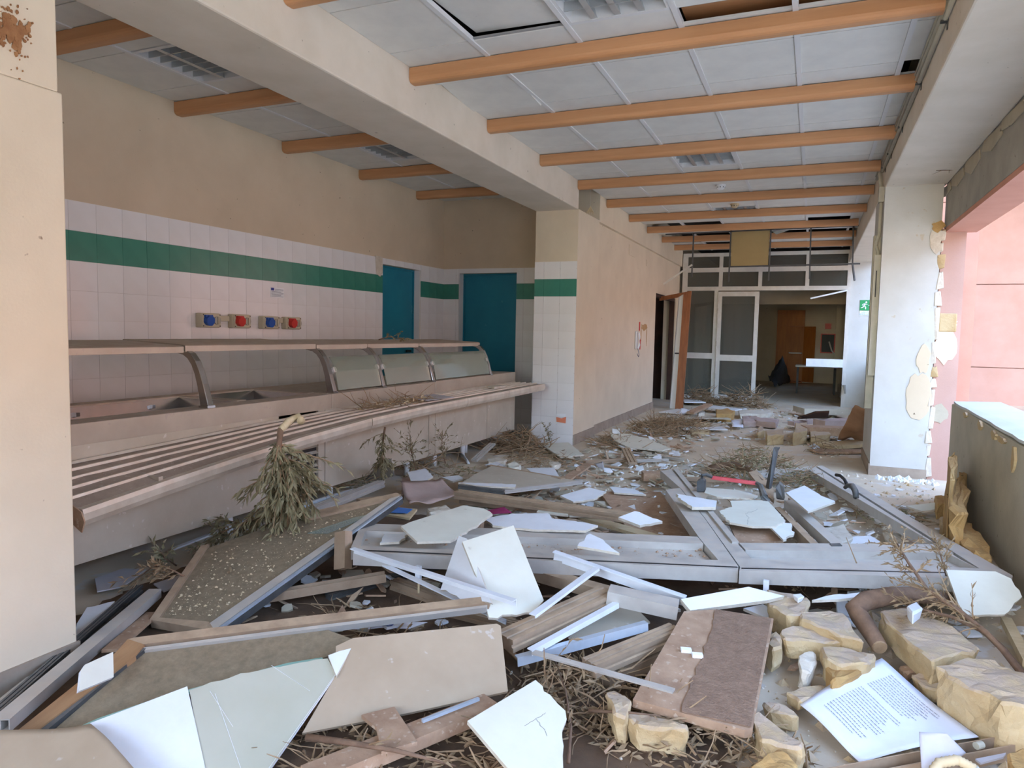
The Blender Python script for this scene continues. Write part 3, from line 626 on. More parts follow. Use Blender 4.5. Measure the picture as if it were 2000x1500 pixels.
for (a,b) in((4.465,4.595),(5.165,5.255)):
    o=boxo('cable_trunking',M['boxgrey'],SX,SX+.03,a,b,1.342,1.388,None,.003); tag(o,'short cream trunking linking the %s pair of sockets'%('near' if a<5 else 'far'),'trunking','trunking between the sockets')
pl=empty('notice_plate',(SX,5.21,1.62)); tag(pl,'small white printed notice with a blue flag above the sockets','notice')
MB().box(0,.003,-.088,.088,-.045,.045).build('plate',M['sign_white'],pl); MB().box(.003,.004,-.085,-.045,.018,.042).build('flag',M['navy'],pl)
for i in range(7): MB().box(.003,.0038,-.08 if i>1 else -.035,.08-.03*(i%3==2),.03-.011*i-.0015,.03-.011*i+.0015).build('text_line',M['ink'],pl)
# torn print on the tiled column
tp=empty('torn_leaflet',(-2.66,7.752,.30)); tag(tp,'torn white and orange leaflet stuck low on the tiled column','leaflet')
MB().prism([(-.055,0,.02),(.06,0,.03),(.062,0,.065),(-.05,0,.06)],(0,-.002,0)).build('white_part',M['sign_white'],tp); MB().prism([(-.05,-.003,-.035),(.06,-.003,-.045),(.065,-.003,.03),(.01,-.003,.01),(-.055,-.003,.02)],(0,-.002,0)).build('orange_part',M['orange_print'],tp)
# phone drawing on the corridor wall, modelled as a solid handset
ic=empty('wall_phone_drawing',(-2.558,10.95,1.20)); tag(ic,'white handset modelled from a phone drawing beside the rusty stain','intercom')
MB().box(0,.03,-.05,.05,-.13,.15).build('base',M['grid'],ic,.01); MB().sweep([(-.02,-.012),(.02,-.012),(.02,.012),(-.02,.012)],[(.05,.0,-.12),(.062,.0,-.06),(.062,0,.06),(.05,0,.13)]).build('handset',M['sign_white'],ic,.006); MB().tube([(.04,0,-.12),(.05,.03,-.18),(.05,.06,-.22),(.05,.02,-.25),(.04,-.03,-.2)],.005,6).build('cord',M['ink'],ic)
for dy,dz,h,c in((.42,.12,.18,'red'),(.18,.42,.26,'red')):
    pass
o=MB().box(-2.559,-2.554,11.17,11.23,1.36,1.50).build('wall_strip_label',M['red']); tag(o,'narrow red label strip higher on the corridor wall','label','red labels on the corridor wall')
o=MB().box(-2.559,-2.552,11.25,11.29,1.06,1.22).build('wall_strip_label',M['red']); tag(o,'narrow red label strip beside the phone drawing','label','red labels on the corridor wall')
# ================================================================ EXIT SIGN
def text_mesh(s,size,m,parent,mw):
    cu=bpy.data.curves.new('lettering','FONT'); cu.body=s; cu.size=size; cu.align_x='LEFT'; tmp=bpy.data.objects.new('tmp',cu); COL.objects.link(tmp)
    dg=bpy.context.evaluated_depsgraph_get(); me=bpy.data.meshes.new_from_object(tmp.evaluated_get(dg)); bpy.data.objects.remove(tmp)
    me.materials.clear(); me.materials.append(m); o=link('lettering',me,None,parent); o.matrix_local=mw; return o
ex=empty('exit_sign',(.77,14.695,1.825)); tag(ex,'green emergency exit sign with running figure, half hidden by the column','sign')
MB().box(0,.36,-.006,0,0,.195).build('board',M['sign_green'],ex); MB().box(.0,.36,-.004,0,-.09,-.004).build('caption_board',M['sign_white'],ex)
MB().box(.205,.30,-.008,-.006,.02,.175).build('door_symbol',M['sign_white'],ex)
MB().add([(.145,-.0085,.085),(.175,-.0085,.085),(.175,-.0085,.072),(.2,-.0085,.095),(.175,-.0085,.118),(.175,-.0085,.105),(.145,-.0085,.105)],[(0,1,2,3,4,5,6)]).build('arrow',M['sign_white'],ex)
rm=MB(); 
def limb(a,b,w_):
    A,B=Vector((a[0],-.0085,a[1])),Vector((b[0],-.0085,b[1])); d=(B-A).normalized(); n=Vector((-d.z,0,d.x))*w_; rm.add([A-n,B-n,B+n,A+n],[(0,1,2,3)])
rm.add([(.105+.016*math.cos(i*.7),-.0085,.155+.016*math.sin(i*.7)) for i in range(9)],[tuple(range(9))])
for a,b,w_ in(((.09,.135),(.07,.085),.014),((.07,.09),(.10,.06),.009),((.10,.06),(.095,.025),.008),((.07,.085),(.045,.055),.009),((.045,.055),(.02,.05),.007),((.09,.13),(.125,.11),.007),((.085,.13),(.05,.12),.007),((.05,.12),(.04,.095),.006)): limb(a,b,w_)
rm.build('running_figure',M['sign_white'],ex)
RX=Matrix.Rotation(math.pi/2,4,'X')
text_mesh('USCITA DI',.042,M['sign_blue'],ex,Matrix.Translation((.03,-.006,-.042))@RX); text_mesh('EMERGENZA',.042,M['sign_blue'],ex,Matrix.Translation((.005,-.006,-.082))@RX)
# ================================================================ GLAZED PARTITION AT THE END OF THE CORRIDOR
GP=empty('glazed_partition',(-1,YP,0)); tag(GP,'white aluminium glazed partition closing the far end of the corridor','partition')
def gp_(x0,x1,z0,z1,name,m,y0=YP-.03,y1=YP+.03,par=None):
    o=boxo(name,m,x0,x1,y0,y1,z0,z1,par or GP); o.matrix_parent_inverse=Matrix.Translation((1,-YP,0)) ; return o
for x0,x1,z0,z1 in((-2.50,-2.40,0,2.95),(.535,.60,0,2.95)): gp_(x0,x1,z0,z1,'post',M['alu_frame'])
for z0,z1 in((2.205,2.285),(2.57,2.66),(2.88,2.95)): gp_(-2.40,.535,z0,z1,'rail',M['alu_frame'])
for x in(-1.785,-1.04,-.19):
    for z0,z1 in((2.285,2.57),(2.66,2.88)): gp_(x,x+.07,z0,z1,'mullion',M['alu_frame'])
xs=[-2.40,-1.785,-1.04,-.19,.535]
for i in range(4):
    for z0,z1 in((2.285,2.57),(2.66,2.88)): gp_(xs[i]+(.07 if i else 0),xs[i+1],z0,z1,'pane',M['glass_far'],YP-.004,YP+.004)
gp_(-1.86,-1.785,0,2.205,'post',M['alu_frame']); gp_(-2.40,-1.86,.84,.955,'rail',M['alu_frame']); gp_(-2.40,-1.86,0,.1,'rail',M['alu_frame'])
gp_(-2.40,-1.86,.1,.84,'pane',M['glass_far'],YP-.004,YP+.004); gp_(-2.40,-1.86,.955,2.205,'pane',M['glass_far'],YP-.004,YP+.004)
gl=empty('door_leaf',(-1.78,YP-.03,0),GP); gl.matrix_parent_inverse=Matrix.Translation((1,-YP,0)); gl.rotation_euler=(0,0,-.04)
def g2(x0,x1,z0,z1,name,m,y0=-.025,y1=.025): return boxo(name,m,x0,x1,y0,y1,z0,z1,gl)
g2(0,.075,.02,2.18,'leaf_stile',M['alu_frame']); g2(.70,.775,.02,2.18,'leaf_stile',M['alu_frame']); g2(.075,.70,2.09,2.18,'leaf_rail',M['alu_frame']); g2(.075,.70,.81,.93,'leaf_rail',M['alu_frame']); g2(.075,.70,.02,.13,'leaf_rail',M['alu_frame'])
g2(.075,.70,.13,.81,'leaf_pane',M['glass_far'],-.004,.004); g2(.075,.70,.93,2.09,'leaf_pane',M['glass_far'],-.004,.004)
for z in(.45,1.1,1.75): g2(-.012,.012,z,z+.1,'hinge',M['alu'],-.035,-.02)
# torn mid rail of the missing right leaf and a loose strip
o=MB().box(-.105,.535,YP-.05,YP+.01,.755,.905).build('broken_rail',M['alu_white'],GP); o.matrix_parent_inverse=Matrix.Translation((1,-YP,0))
o=MB().sweep([(-.014,-.014),(.014,-.014),(.014,.014),(-.014,.014)],[UY(1583,583,YP-.1),UY(1655,567,YP-.05)]).build('loose_strip',M['alu_white'],GP); o.matrix_parent_inverse=Matrix.Translation((1,-YP,0))
# brown door frame board leaning out of the doorway with white leaf edge behind
dl=empty('leaning_door_leaf',(-2.2,12.75,0)); tag(dl,'brown edged white door leaf hanging loose in the dark corridor doorway','door')
def dq(pts,th,name,m): 
    o=MB().prism(pts,th).build(name,m,dl); o.matrix_parent_inverse=Matrix.Translation((2.2,-12.75,0)); return o
A=UY(1318,802,12.55); B=UY(1333,802,12.55); C=UY(1350,568,12.75); D=UY(1335,573,12.75)
dq([A,B,C,D],(-.0,.05,0),'edge_board',M['wood_brown'])
A2=UY(1308,800,12.62); B2=UY(1318,802,12.62); C2=UY(1335,575,12.80); D2_=UY(1327,580,12.80); dq([A2,B2,C2,D2_],(-.02,.04,0),'leaf_face',M['sign_white'])
A3=UY(1288,580,12.95); B3=UY(1350,568,12.85); dq([A3,B3,B3-Vector((0,0,.07)),A3-Vector((0,0,.07))],(0,.06,0),'head_board',M['wood_brown'])
o=MB().tube([UY(1318,690,12.6),UY(1326,690,12.6)],.012,8).build('door_handle',M['black'],dl); o.matrix_parent_inverse=Matrix.Translation((2.2,-12.75,0))
# ================================================================ HANGING CEILING GRID + YELLOWED PANEL
HG=empty('hanging_ceiling_grid',(-.6,12,2.7)); tag(HG,'bent dark ceiling grid frame hanging in front of the glazed partition','ceiling grid')
def hq(p,q,nm='grid_bar',w=.011,m='rubber'):
    o=MB().sweep([(-w,-w),(w,-w),(w,w),(-w,w)],[p,q]).build(nm,M[m],HG); o.matrix_parent_inverse=Matrix.Translation((.6,-12,-2.7)); return o
YG=12.0
hq(UY(1355,455,YG),UY(1351,541,YG)); hq(UY(1428,449,YG),UY(1423,551,YG)); hq(UY(1506,447,YG),UY(1501,548,YG)); hq(UY(1584,443,YG),UY(1581,545,YG)); hq(UY(1667,440,YG),UY(1665,515,YG)); hq(UY(1665,515,YG),UY(1669,548,YG-.1))
hq(UY(1425,521,YG),UY(1680,515,YG)); hq(UY(1300,458,YG),UY(1682,440,YG)); hq(UY(1296,555,YG-.1),UY(1352,517,YG),w=.014,m='alu')
pnl=MB().prism([UY(1429,451,YG),UY(1504,448,YG),UY(1500,518,YG),UY(1427,520,YG)],(0,.02,0)).build('yellowed_board',M['ghost_yellow']); tag(pnl,'yellowed square ceiling panel caught upright in the hanging grid','ceiling panel')
o=MB().prism([UY(1508,452,12.2),UY(1540,450,12.2),UY(1516,458,12.1)],(0,.01,.004)).build('torn_ceiling_tile',M['ceil_tile']); tag(o,'small white torn ceiling tile corner right of the yellowed panel','ceiling tile')
# ---- smoke detectors
def detector(x,y,label,m):
    t=empty('smoke_detector',(x,y,ZC)); tag(t,label,'detector')
    MB().tube([(0,0,0),(0,0,-.02)],.055,20).build('base',M[m],t,smooth=False); MB().tube([(0,0,-.02),(0,0,-.04),(0,0,-.055)],[.045,.042,.025],20).build('sensor_head',M[m],t)
    for i in range(8): a=i*math.pi/4; MB().obox((.042*math.cos(a),.042*math.sin(a),-.03),(.004,0,0),(0,.004,0),(0,0,.006)).build('vent',M['black'],t)
detector(-1.047,8.44,'white round smoke detector on the corridor ceiling','sign_white'); detector(-1.018,9.68,'yellowed round smoke detector farther along the corridor ceiling','wood_pale')
# dry leaf hanging on a thread from the ceiling corner
hl=empty('hanging_dried_leaf',UX(1153,411,-2.40)); tag(hl,'dried leaf hanging on a thread below the ceiling beside the column','leaf')
for i in range(5): a=-1.0+.5*i; MB().add([(0,0,.05),(.03*math.sin(a)-.008,0.01*i-.02,-.01),(.055*math.sin(a),.012*i-.024,-.05),(.03*math.sin(a)+.008,.01*i-.02,-.012)],[(0,1,2,3)]).build('leaf_blade',M['wood_pale'],hl)
MB().tube([(0,0,.05),(-.01,0,.30)],.0015,4).build('thread',M['cable'],hl)
# ================================================================ CONDUITS AT THE RIGHT
cd=empty('ceiling_conduit',(.5,5,2.9)); tag(cd,'pair of grey plastic conduits with clips along the right ceiling edge','conduit')
def cq(b,n,m='conduit',s=True): o=b.build(n,M[m],cd,0,s); o.matrix_parent_inverse=Matrix.Translation((-.5,-5,-2.9)); return o
cq(MB().tube([(.538,2.0,2.93),(.538,7.75,2.91)],.014,10),'pipe'); cq(MB().tube([(.535,2.0,2.975),(.535,8.4,2.965)],.014,10),'pipe'); cq(MB().tube([(.525,2.0,3.0),(.525,8.4,2.995)],.009,8),'pipe')
for y in(4.25,5.2,6.2,7.05,7.6): cq(MB().box(.518,.555,y-.015,y+.015,2.905,2.915).box(.548,.556,y-.012,y+.012,2.87,2.93),'clip','rubber',False)
dc=empty('column_conduit',(.53,7.8,1.5)); tag(dc,'beige vertical conduit with junction box down the side of the right column','conduit')
def dq2(b,n,m='conduit'): o=b.build(n,M[m],dc,0,False); o.matrix_parent_inverse=Matrix.Translation((-.53,-7.8,-1.5)); return o
dq2(MB().box(.51,.556,7.62,7.72,2.60,2.74),'junction_box'); dq2(MB().tube([(.535,7.67,2.60),(.535,7.67,2.30),(.515,7.67,2.24),(.515,7.70,2.20),(.535,7.70,2.14),(.535,7.70,2.05)],.016,10),'pipe'); dq2(MB().tube([(.535,7.72,2.74),(.52,7.78,2.9)],.018,10),'pipe'); dq2(MB().box(.50,.556,7.60,7.68,.95,2.10),'channel'); dq2(MB().box(.495,.556,7.74,7.83,.62,2.3),'channel'); dq2(MB().box(.52,.53,7.59,7.60,1.7,1.95),'slot','black')
# ================================================================ FAR ROOM
wd=empty('wardrobe',(-.6,21.9,0)); tag(wd,'orange veneer wardrobe with one door open in the dark far room','wardrobe')
MB().box(-.38,.36,0,.30,0,.03).box(-.38,-.35,0,.3,.03,2.08).box(.33,.36,0,.3,.03,2.08).box(-.35,.33,.28,.3,.03,2.08).box(-.35,.33,0,.3,2.05,2.08).box(-.35,.33,.0,.3,1.62,1.66).build('carcass',M['wardrobe'],wd)
MB().box(-.36,.0,-.02,0,1.65,2.07).build('upper_door',M['wardrobe'],wd); MB().box(.005,.35,-.02,0,1.65,2.07).build('upper_door',M['wardrobe'],wd)
MB().box(-.36,-.03,-.02,0,.04,1.62).build('lower_door',M['wardrobe'],wd); o=MB().box(0,.34,-.02,0,.04,1.62).build('lower_door',M['wardrobe'],wd); o.location=(.36,0,0); o.rotation_euler=(0,0,-.5)
MB().box(-.33,.32,.02,.28,.84,.87).build('shelf',M['sign_white'],wd)
fx=empty('hose_cabinet',(.42,22.15,1.15)); tag(fx,'red fire hose cabinet on the back wall of the far room','cabinet'); MB().box(-.22,.16,0,.05,-.28,.28).build('body',M['red'],fx); MB().box(-.19,.13,-.01,0,-.25,.25).build('glass_front',M['black'],fx)
o=MB().box(.30,.46,22.17,22.2,1.56,1.72).build('fire_sign',M['red']); tag(o,'small square red fire sign above the hose cabinet','sign')
o=MB().box(.50,.60,19.0,19.08,.0,2.4).build('door_post',M['cream']); tag(o,'thin pale vertical post standing in the far room','post')
o=MB().tube([(.0,-.02,.05),(.08,-.10,-.2),(.18,-.12,-.34),(.26,-.1,-.36)],.02,6).build('hose',M['cable'],fx)  # loose pale cable, attached here as a part of the cabinet
o=MB().box(-2.1,1.2,17.2,17.5,2.05,2.4).build('far_room_beam',M['beige']); o['kind']='structure'
ob=empty('overturned_table',(.2,18,0)); tag(ob,'white edged table top standing in the gloom of the far room','table'); MB().box(-.55,.35,-.3,.3,.62,.66).build('top',M['grid'],ob)
for x in(-.5,.3):
    for y in(-.25,.25): MB().box(x-.02,x+.02,y-.02,y+.02,0,.62).build('leg',M['rubber'],ob)
dk=sheet('crumpled_sheet',M['dark_cloth'],[(1500,735),(1528,694),(1545,745),(1512,756)],[.25,.85,.02,.02],10,10,.12,None,None,seed=33); tag(dk,'dark crumpled sheet rising from the floor beyond the glass','sheet')
# ================================================================ 1. FALLEN DOUBLE DOOR (centre right)
DP=plane((700,1064,.27),(1940,1128,.21),(1600,912,.11))
DD=empty('fallen_double_door',(-.3,4.2,.2)); tag(DD,'pale aluminium double door lying flat across the rubble, glass gone','door')
TH=.062
def dd(name,px,off=0,th=TH,m='alu',par=None):
    o=slab(name,M[m],px,DP,th,parent=par or DD,off=off); o.matrix_parent_inverse=Matrix.Translation((.3,-4.2,-.2)); return o
dd('door_stile',[(1300,956),(1328,953),(1376,1012),(1442,1106),(1404,1095),(1367,1052)])
dd('door_stile',[(1290,918),(1313,917),(1345,955),(1470,1092),(1446,1106),(1378,1012),(1330,953)],off=.004)
dd('thin_stile',[(1316,918),(1324,917),(1443,1060),(1430,1060)],off=-.006,th=.05)
dd('door_rail',[(690,1066),(1404,1094),(1442,1106),(1442,1112),(690,1078)])
dd('door_rail',[(715,1022),(1362,1048),(1374,1062),(704,1036)],off=0)
dd('kick_panel',[(700,1036),(1372,1062),(1402,1094),(690,1066)],off=.035,th=.012)
dd('door_stile',[(686,1068),(700,1036),(715,1020),(730,1021),(712,1040),(704,1067)])
dd('door_stile',[(1575,914),(1592,911),(1875,1091),(1915,1112),(1860,1085),(1830,1064)],off=.002)
dd('door_stile',[(1595,910),(1606,909),(1682,951),(1782,1012),(1978,1124),(1975,1132),(1921,1115)],off=0)
dd('door_rail',[(1444,1060),(1832,1063),(1862,1080),(1456,1074)])
dd('kick_panel',[(1456,1074),(1862,1080),(1912,1110),(1470,1094)],off=.04,th=.012)
dd('door_rail',[(1446,1106),(1470,1092),(1915,1110),(1978,1126),(1974,1134),(1444,1114)])
dd('seam',[(690,1073),(1440,1107),(1441,1109),(690,1075.5)],off=-.001,th=.001,m='black'); dd('seam',[(1448,1109),(1915,1119),(1915,1121),(1448,1111)],off=-.001,th=.001,m='black')
dd('top_rail',[(1478,919),(1577,912),(1580,917),(1480,925)],th=.05)
dd('middle_bar',[(1532,974),(1548,973),(1652,1062),(1628,1062)],off=.01)
dd('middle_bar',[(1514,985),(1524,984),(1606,1061),(1590,1061)],off=.02,m='alu_dusty')
dd('middle_bar',[(1540,964),(1549,962),(1610,1012),(1600,1014)],off=.03,m='alu_dusty')
dd('latch_plate',[(1620,1063),(1640,1062),(1645,1067),(1624,1067)],off=-.004,th=.004,m='rubber')
for x in(822,1498):
    p=on(DP,x,1090 if x<1000 else 1118); 
    o=MB().box(p.x-.012,p.x+.012,p.y-.03,p.y-.012,p.z-.10,p.z-.03).build('fixing_tab',M['alu_white'],DD); o.matrix_parent_inverse=Matrix.Translation((.3,-4.2,-.2))
    o=MB().tube([(p.x+.002,p.y-.02,p.z-.10),(p.x+.002,p.y-.02,p.z-.155)],.005,6).build('screw',M['wood_pale'],DD); o.matrix_parent_inverse=Matrix.Translation((.3,-4.2,-.2))
# panic bar
pb=empty('panic_bar',on(DP,1430,960),DD); pb.matrix_parent_inverse=Matrix.Translation((.3,-4.2,-.2)); pbl=pb.location.copy()
def rel(x,y,up): return on(DP,x,y)-pbl+Vector((0,0,up))
MB().sweep([(-.018,-.012),(.018,-.012),(.018,.012),(-.018,.012)],[rel(1388,962,.11),rel(1478,975,.11)]).build('push_bar',M['red_bar'],pb,.006)
for i in range(5): pp=rel(1407+9*i,964.5+1.3*i,.1225); MB().obox(pp,(.010,.003,0),(-.001,.004+.003*(i%2),0),(0,0,.0006)).build('hand_mark',M['red'],pb)
MB().prism([rel(1360,962,.0),rel(1376,962,.0),rel(1376,962,.085),rel(1370,962,.10),rel(1360,962,.085)],(0,.07,0)).build('end_block',M['rubber'],pb,.008)
MB().tube([rel(1368,962,.09),rel(1370,962,.125),rel(1378,962,.13),rel(1390,963,.115)],.012,8).build('end_arm',M['rubber'],pb)
MB().tube([rel(1476,975,.112),rel(1484,978,.10),rel(1492,985,.05),rel(1496,985,.02)],[.014,.02,.026,.03],8).build('end_arm',M['rubber'],pb)
MB().prism([rel(1516,975,0),rel(1532,978,0),rel(1530,975,.09),rel(1520,972,.11),rel(1514,974,.08)],(0,.07,0)).build('end_block',M['rubber'],pb,.008)
# lever handle on the right stile
lh=empty('door_handle',on(DP,1662,972),DD); lh.matrix_parent_inverse=Matrix.Translation((.3,-4.2,-.2)); ll=lh.location.copy()
q=lambda x,y,u: on(DP,x,y)-ll+Vector((0,0,u))
MB().tube([q(1672,972,.0),q(1670,970,.04),q(1664,966,.065),q(1655,962,.055),q(1650,960,.03)],[.02,.022,.02,.016,.014],10).build('handle_base',M['rubber'],lh,0,True)
MB().tube([q(1655,962,.05),q(1648,955,.075),q(1640,950,.085),q(1632,947,.08)],[.013,.012,.012,.013],10).build('lever',M['black'],lh,0,True)
# ================================================================ 2. DUSTY GLAZED LEAF (left) AND OTHER FRAMES
LA=plane((415,1226,.07),(780,970,.36),(300,1213,.06))
GA=empty('fallen_glazed_leaf',(-2.4,2.8,.2)); tag(GA,'fallen window leaf with dust covered glass leaning below the counter','window leaf')
def ga(name,m,px,off=0,th=.04): o=slab(name,M[m],px,LA,th,parent=GA,off=off); o.matrix_parent_inverse=Matrix.Translation((2.4,-2.8,-.2)); return o
ga('pane','glass_dusty',[(305,1212),(400,1068),(585,1004),(770,975),(412,1222)],.012,.006)
ga('stile','alu',[(402,1222),(765,971),(783,966),(420,1229)])
ga('edge_gasket','rubber',[(416,1229),(782,968),(786,970),(424,1232)],.012,.03)
ga('bright_edge','alu_blue',[(420,1230),(784,969),(786,971),(423,1233)],.0,.008)
ga('bottom_rail','alu_dusty',[(292,1210),(302,1205),(408,1214),(418,1229),(404,1230)])
ga('top_rail','alu_dusty',[(590,1003),(775,962),(783,967),(765,973),(600,1014)])
ga('hinge_stile','alu_dusty',[(292,1210),(392,1066),(408,1062),(312,1205)])
sp=slab('glazing_strip',M['glass'],[(600,1040),(690,1010),(735,1000),(640,1040)],LA,.004,parent=GA,off=.003); sp.matrix_parent_inverse=Matrix.Translation((2.4,-2.8,-.2))
# lower broken leaf with corner frame
LB=plane((270,1262,.18),(958,1170,.26),(40,1425,.07))
GB=empty('broken_window_frame',(-1.8,2.0,.2)); tag(GB,'dusty brown window frame corner with a broken glass sheet still in it','window frame')
def gb(name,m,px,off=0,th=.035,jag=None): o=slab(name,M[m],px,LB,th,parent=GB,off=off,jag=jag,amp=.006); o.matrix_parent_inverse=Matrix.Translation((1.8,-2.0,-.2)); return o
gb('frame_bar','alu_dusty',[(250,1248),(262,1245),(600,1203),(945,1165),(958,1170),(955,1177),(620,1216),(280,1258)])
gb('frame_bead','alu',[(272,1262),(620,1218),(952,1178),(950,1183),(620,1224),(276,1267)],.008,.025)
gb('frame_bar','wood_tan',[(250,1248),(282,1259),(262,1283),(60,1435),(30,1430),(225,1275)])
gb('frame_bead','rubber',[(276,1262),(284,1264),(240,1300),(80,1432),(60,1436)],.006,.03)
gb('glass_sheet','glass_dusty',[(240,1298),(282,1266),(640,1222),(705,1246),(628,1277),(560,1288),(430,1322),(300,1358),(190,1395),(110,1430),(84,1432)],.02,.008,jag={3,4,5,6,7,8})
gb('broken_edge','glass_edge',[(628,1276),(560,1287),(430,1321),(300,1357),(190,1394),(110,1429),(113,1433),(195,1398),(305,1361),(434,1325),(563,1292),(632,1281)],.018,.01)
# grey-green sheet in front
CP=plane((370,1346,.17),(655,1318,.17),(400,1498,.05))
o=slab('laminated_sheet',M['laminate'],[(370,1348),(470,1315),(640,1286),(656,1318),(515,1520),(400,1520)],CP,.010,'large pale green cracked laminate sheet at the bottom left','sheet',core=M['sign_white'],jag={0,1},amp=.004)
for pp in([(410,1350),(455,1420)],[(420,1355),(470,1500)],[(530,1300),(605,1350)],[(655,1318),(520,1508)]):  # white crack lines; the last one draws a highlight along the edge
    r_=[on(CP,*a)+CP[1]*.001 for a in pp]; c_=MB().sweep([(-.0006,0),(.0006,0),(.0006,.0004),(-.0006,.0004)],r_).build('scratch_highlight_line',M['sign_white'],o)
o=slab('reflection_sheet',M['gypsum'],[(176,1414),(366,1342),(405,1520),(262,1520)],CP,.008,'pale blue white reflection on the green laminate, laid on as a layer','sheet',off=-.004)  # white layer stands for a reflection on the laminate sheet
o=slab('broken_board_corner',M['gypsum'],[(641,1280),(686,1266),(657,1320)],plane((641,1280,.21),(686,1266,.22),(657,1320,.175)),.012,'small white broken board corner at the tip of the laminate','board piece',jag={0},core=M['gyp_core'])
o=slab('beige_panel',M['beige_board'],[(656,1262),(690,1246),(970,1218),(978,1222),(992,1350),(800,1392),(590,1432),(655,1320)],plane((690,1246,.24),(975,1220,.24),(592,1430,.07)),.012,'plain beige grey panel with clean edges, front centre left','panel')
o=sheet('folded_grey_sheet',M['beige_board'],[(-30,1440),(178,1412),(290,1530),(-30,1530)],[.11,.16,.10,.05],14,8,.03,'grey folded sheet in the bottom left corner','sheet',seed=5)
# bars at the foot of the near pillar
G='profiles lying beside the near pillar'
bar('box_profile',M['alu'],(303,1150,.10),(0,1405,.12),.055,.04,'hollow','grey aluminium box profile with open end running to the left edge','profile',G)
bar('rubber_profile',M['rubber'],(272,1142,.06),(-10,1388,.10),.035,.04,'rib','dark rubber lined profile between the box profile and the pillar','profile',G)
bar('thin_profile',M['alu'],(160,1240,.05),(0,1368,.05),.02,.02,'box','thin grey profile closest to the foot of the pillar','profile',G)
bar('brown_plank',M['chip'],(300,1195,.05),(215,1268,.09),.06,.012,'box','short brown plank beside the open end of the box profile','plank',None)
slab('white_tile_piece',M['gypsum_cream'],[(158,1310),(166,1298),(221,1273),(222,1322),(154,1350)],plane((166,1298,.22),(221,1273,.22),(154,1350,.17)),.014,'small square cream board piece on the box profile, bottom left','board piece',core=M['gypsum'])
slab('torn_board',M['gypsum'],[(146,1240),(150,1218),(170,1186),(224,1174),(205,1204),(158,1245)],plane((150,1218,.05),(224,1174,.07),(158,1245,.04)),.013,'torn white board at the foot of the pillar','board piece',jag={2,3},core=M['gyp_core'])
bar('brown_profile',M['alu_dusty'],(516,1158,.10),(752,1118,.15),.05,.04,'U','brown U profile bridging the dark hollow below the glazed leaf','profile')
bar('upright_profile',M['alu_dusty'],(678,1040,.30),(677,1112,.14),.07,.05,'hollow','brown double channel profile poking out below the glazed leaf','profile',up=(0,1,.3))
bar('window_profile',M['alu'],(610,990,.20),(745,938,.16),.06,.05,'rib','pale window profile behind the tip of the glazed leaf','profile')
bar('window_profile',M['alu_white'],(590,985,.16),(690,955,.14),.03,.05,'L','thin white blue profile below the hanging olive branch','profile')
bar('dark_profile',M['alu_dusty'],(700,975,.14),(785,965,.12),.05,.04,'box','brown profile end behind the glazed leaf','profile')
# white L profiles, centre
G='white L shaped ceiling trims in the centre'
bar('white_trim',M['alu_white'],(688,1070,.32),(1005,1172,.31),.028,.028,'L','long white trim crossing in front of the upright cream board','trim',G)
bar('white_trim',M['alu_white'],(735,1095,.22),(985,1212,.14),.03,.022,'L','cream white trim lower and parallel to the long crossing one','trim',G)
bar('white_trim',M['alu_white'],(1082,1076,.30),(1340,1165,.20),.034,.05,'L','white angle trim leaning from the fallen door down to the white board','trim',G)
bar('white_trim',M['alu_white'],(1165,1108,.28),(1040,1200,.24),.030,.012,'L','short straight white strip in the middle of the pile','trim',G)
bar('white_trim',M['alu_white'],(1204,1176,.20),(1035,1268,.17),.026,.022,'L','white strip above the dusty profiles, reaching the twigs','trim',G)
bar('white_trim',M['alu_blue'],(1262,1214,.18),(1008,1282,.14),.026,.034,'L','bluish white channel nearest the dusty chipboard','trim',G)
bar('white_trim',M['alu'],(1042,1272,.17),(1316,1348,.17),.030,.006,'box','tapered grey strip lying across onto the chipboard','trim',G)
# dusty heavy profiles
G='dusty heavy aluminium profiles in the centre'
bar('dusty_profile',M['alu_dusty'],(1188,1150,.22),(984,1242,.18),.10,.05,'rib','wide dusty profile rising from the beige panel to the centre','profile',G)
bar('dusty_profile',M['alu_dusty'],(1030,1105,.20),(1190,1150,.18),.07,.05,'box','dusty profile under the fallen door edge, left of the hollow one','profile',G)
bar('dusty_profile',M['alu'],(1190,1148,.24),(1326,1178,.21),.095,.055,'hollow','hollow box profile with its cut end showing chambers','profile',G)
bar('dusty_profile',M['alu_dusty'],(1320,1222,.16),(1150,1292,.14),.07,.05,'rib','dusty profile tucked against the left side of the chipboard','profile',G)
bar('dusty_profile',M['alu_dusty'],(1300,1262,.09),(1180,1318,.07),.06,.05,'box','lowest dusty profile in the hollow beside the chipboard','profile',G)
slab('grey_sheet_metal',M['panel'],[(1110,1245),(1190,1175),(1240,1185),(1270,1215),(1120,1262)],flat(.12),.006,'grey sheet metal under the white strips in the centre','sheet')
bar('dark_profile',M['alu_dusty'],(770,1130,.06),(1000,1212,.05),.06,.05,'rib','dark dusty profile deep in the hollow under the white trims','profile')
bar('dark_profile',M['rubber'],(640,1160,.04),(880,1090,.05),.05,.04,'rib','dark profile on the floor of the hollow','profile')
bar('dark_profile',M['alu_dusty'],(860,1180,.05),(1080,1232,.06),.05,.04,'rib','brown profile passing under the beige panel corner','profile')
# front bottom long profile
bar('long_profile',M['chip'],(600,1510,.10),(960,1365,.10),.085,.04,'box','long dusty beige profile along the bottom edge under the beige panel','profile')
bar('long_profile',M['alu_blue'],(825,1405,.125),(935,1362,.125),.010,.01,'box','thin bluish edge trim on the bottom beige profile','trim')
slab('cracked_tile',M['chip'],[(706,1396),(770,1380),(815,1448),(745,1468),(735,1420)],flat(.11),.012,'dusty cracked floor tile on the bottom profile','tile',jag={4})
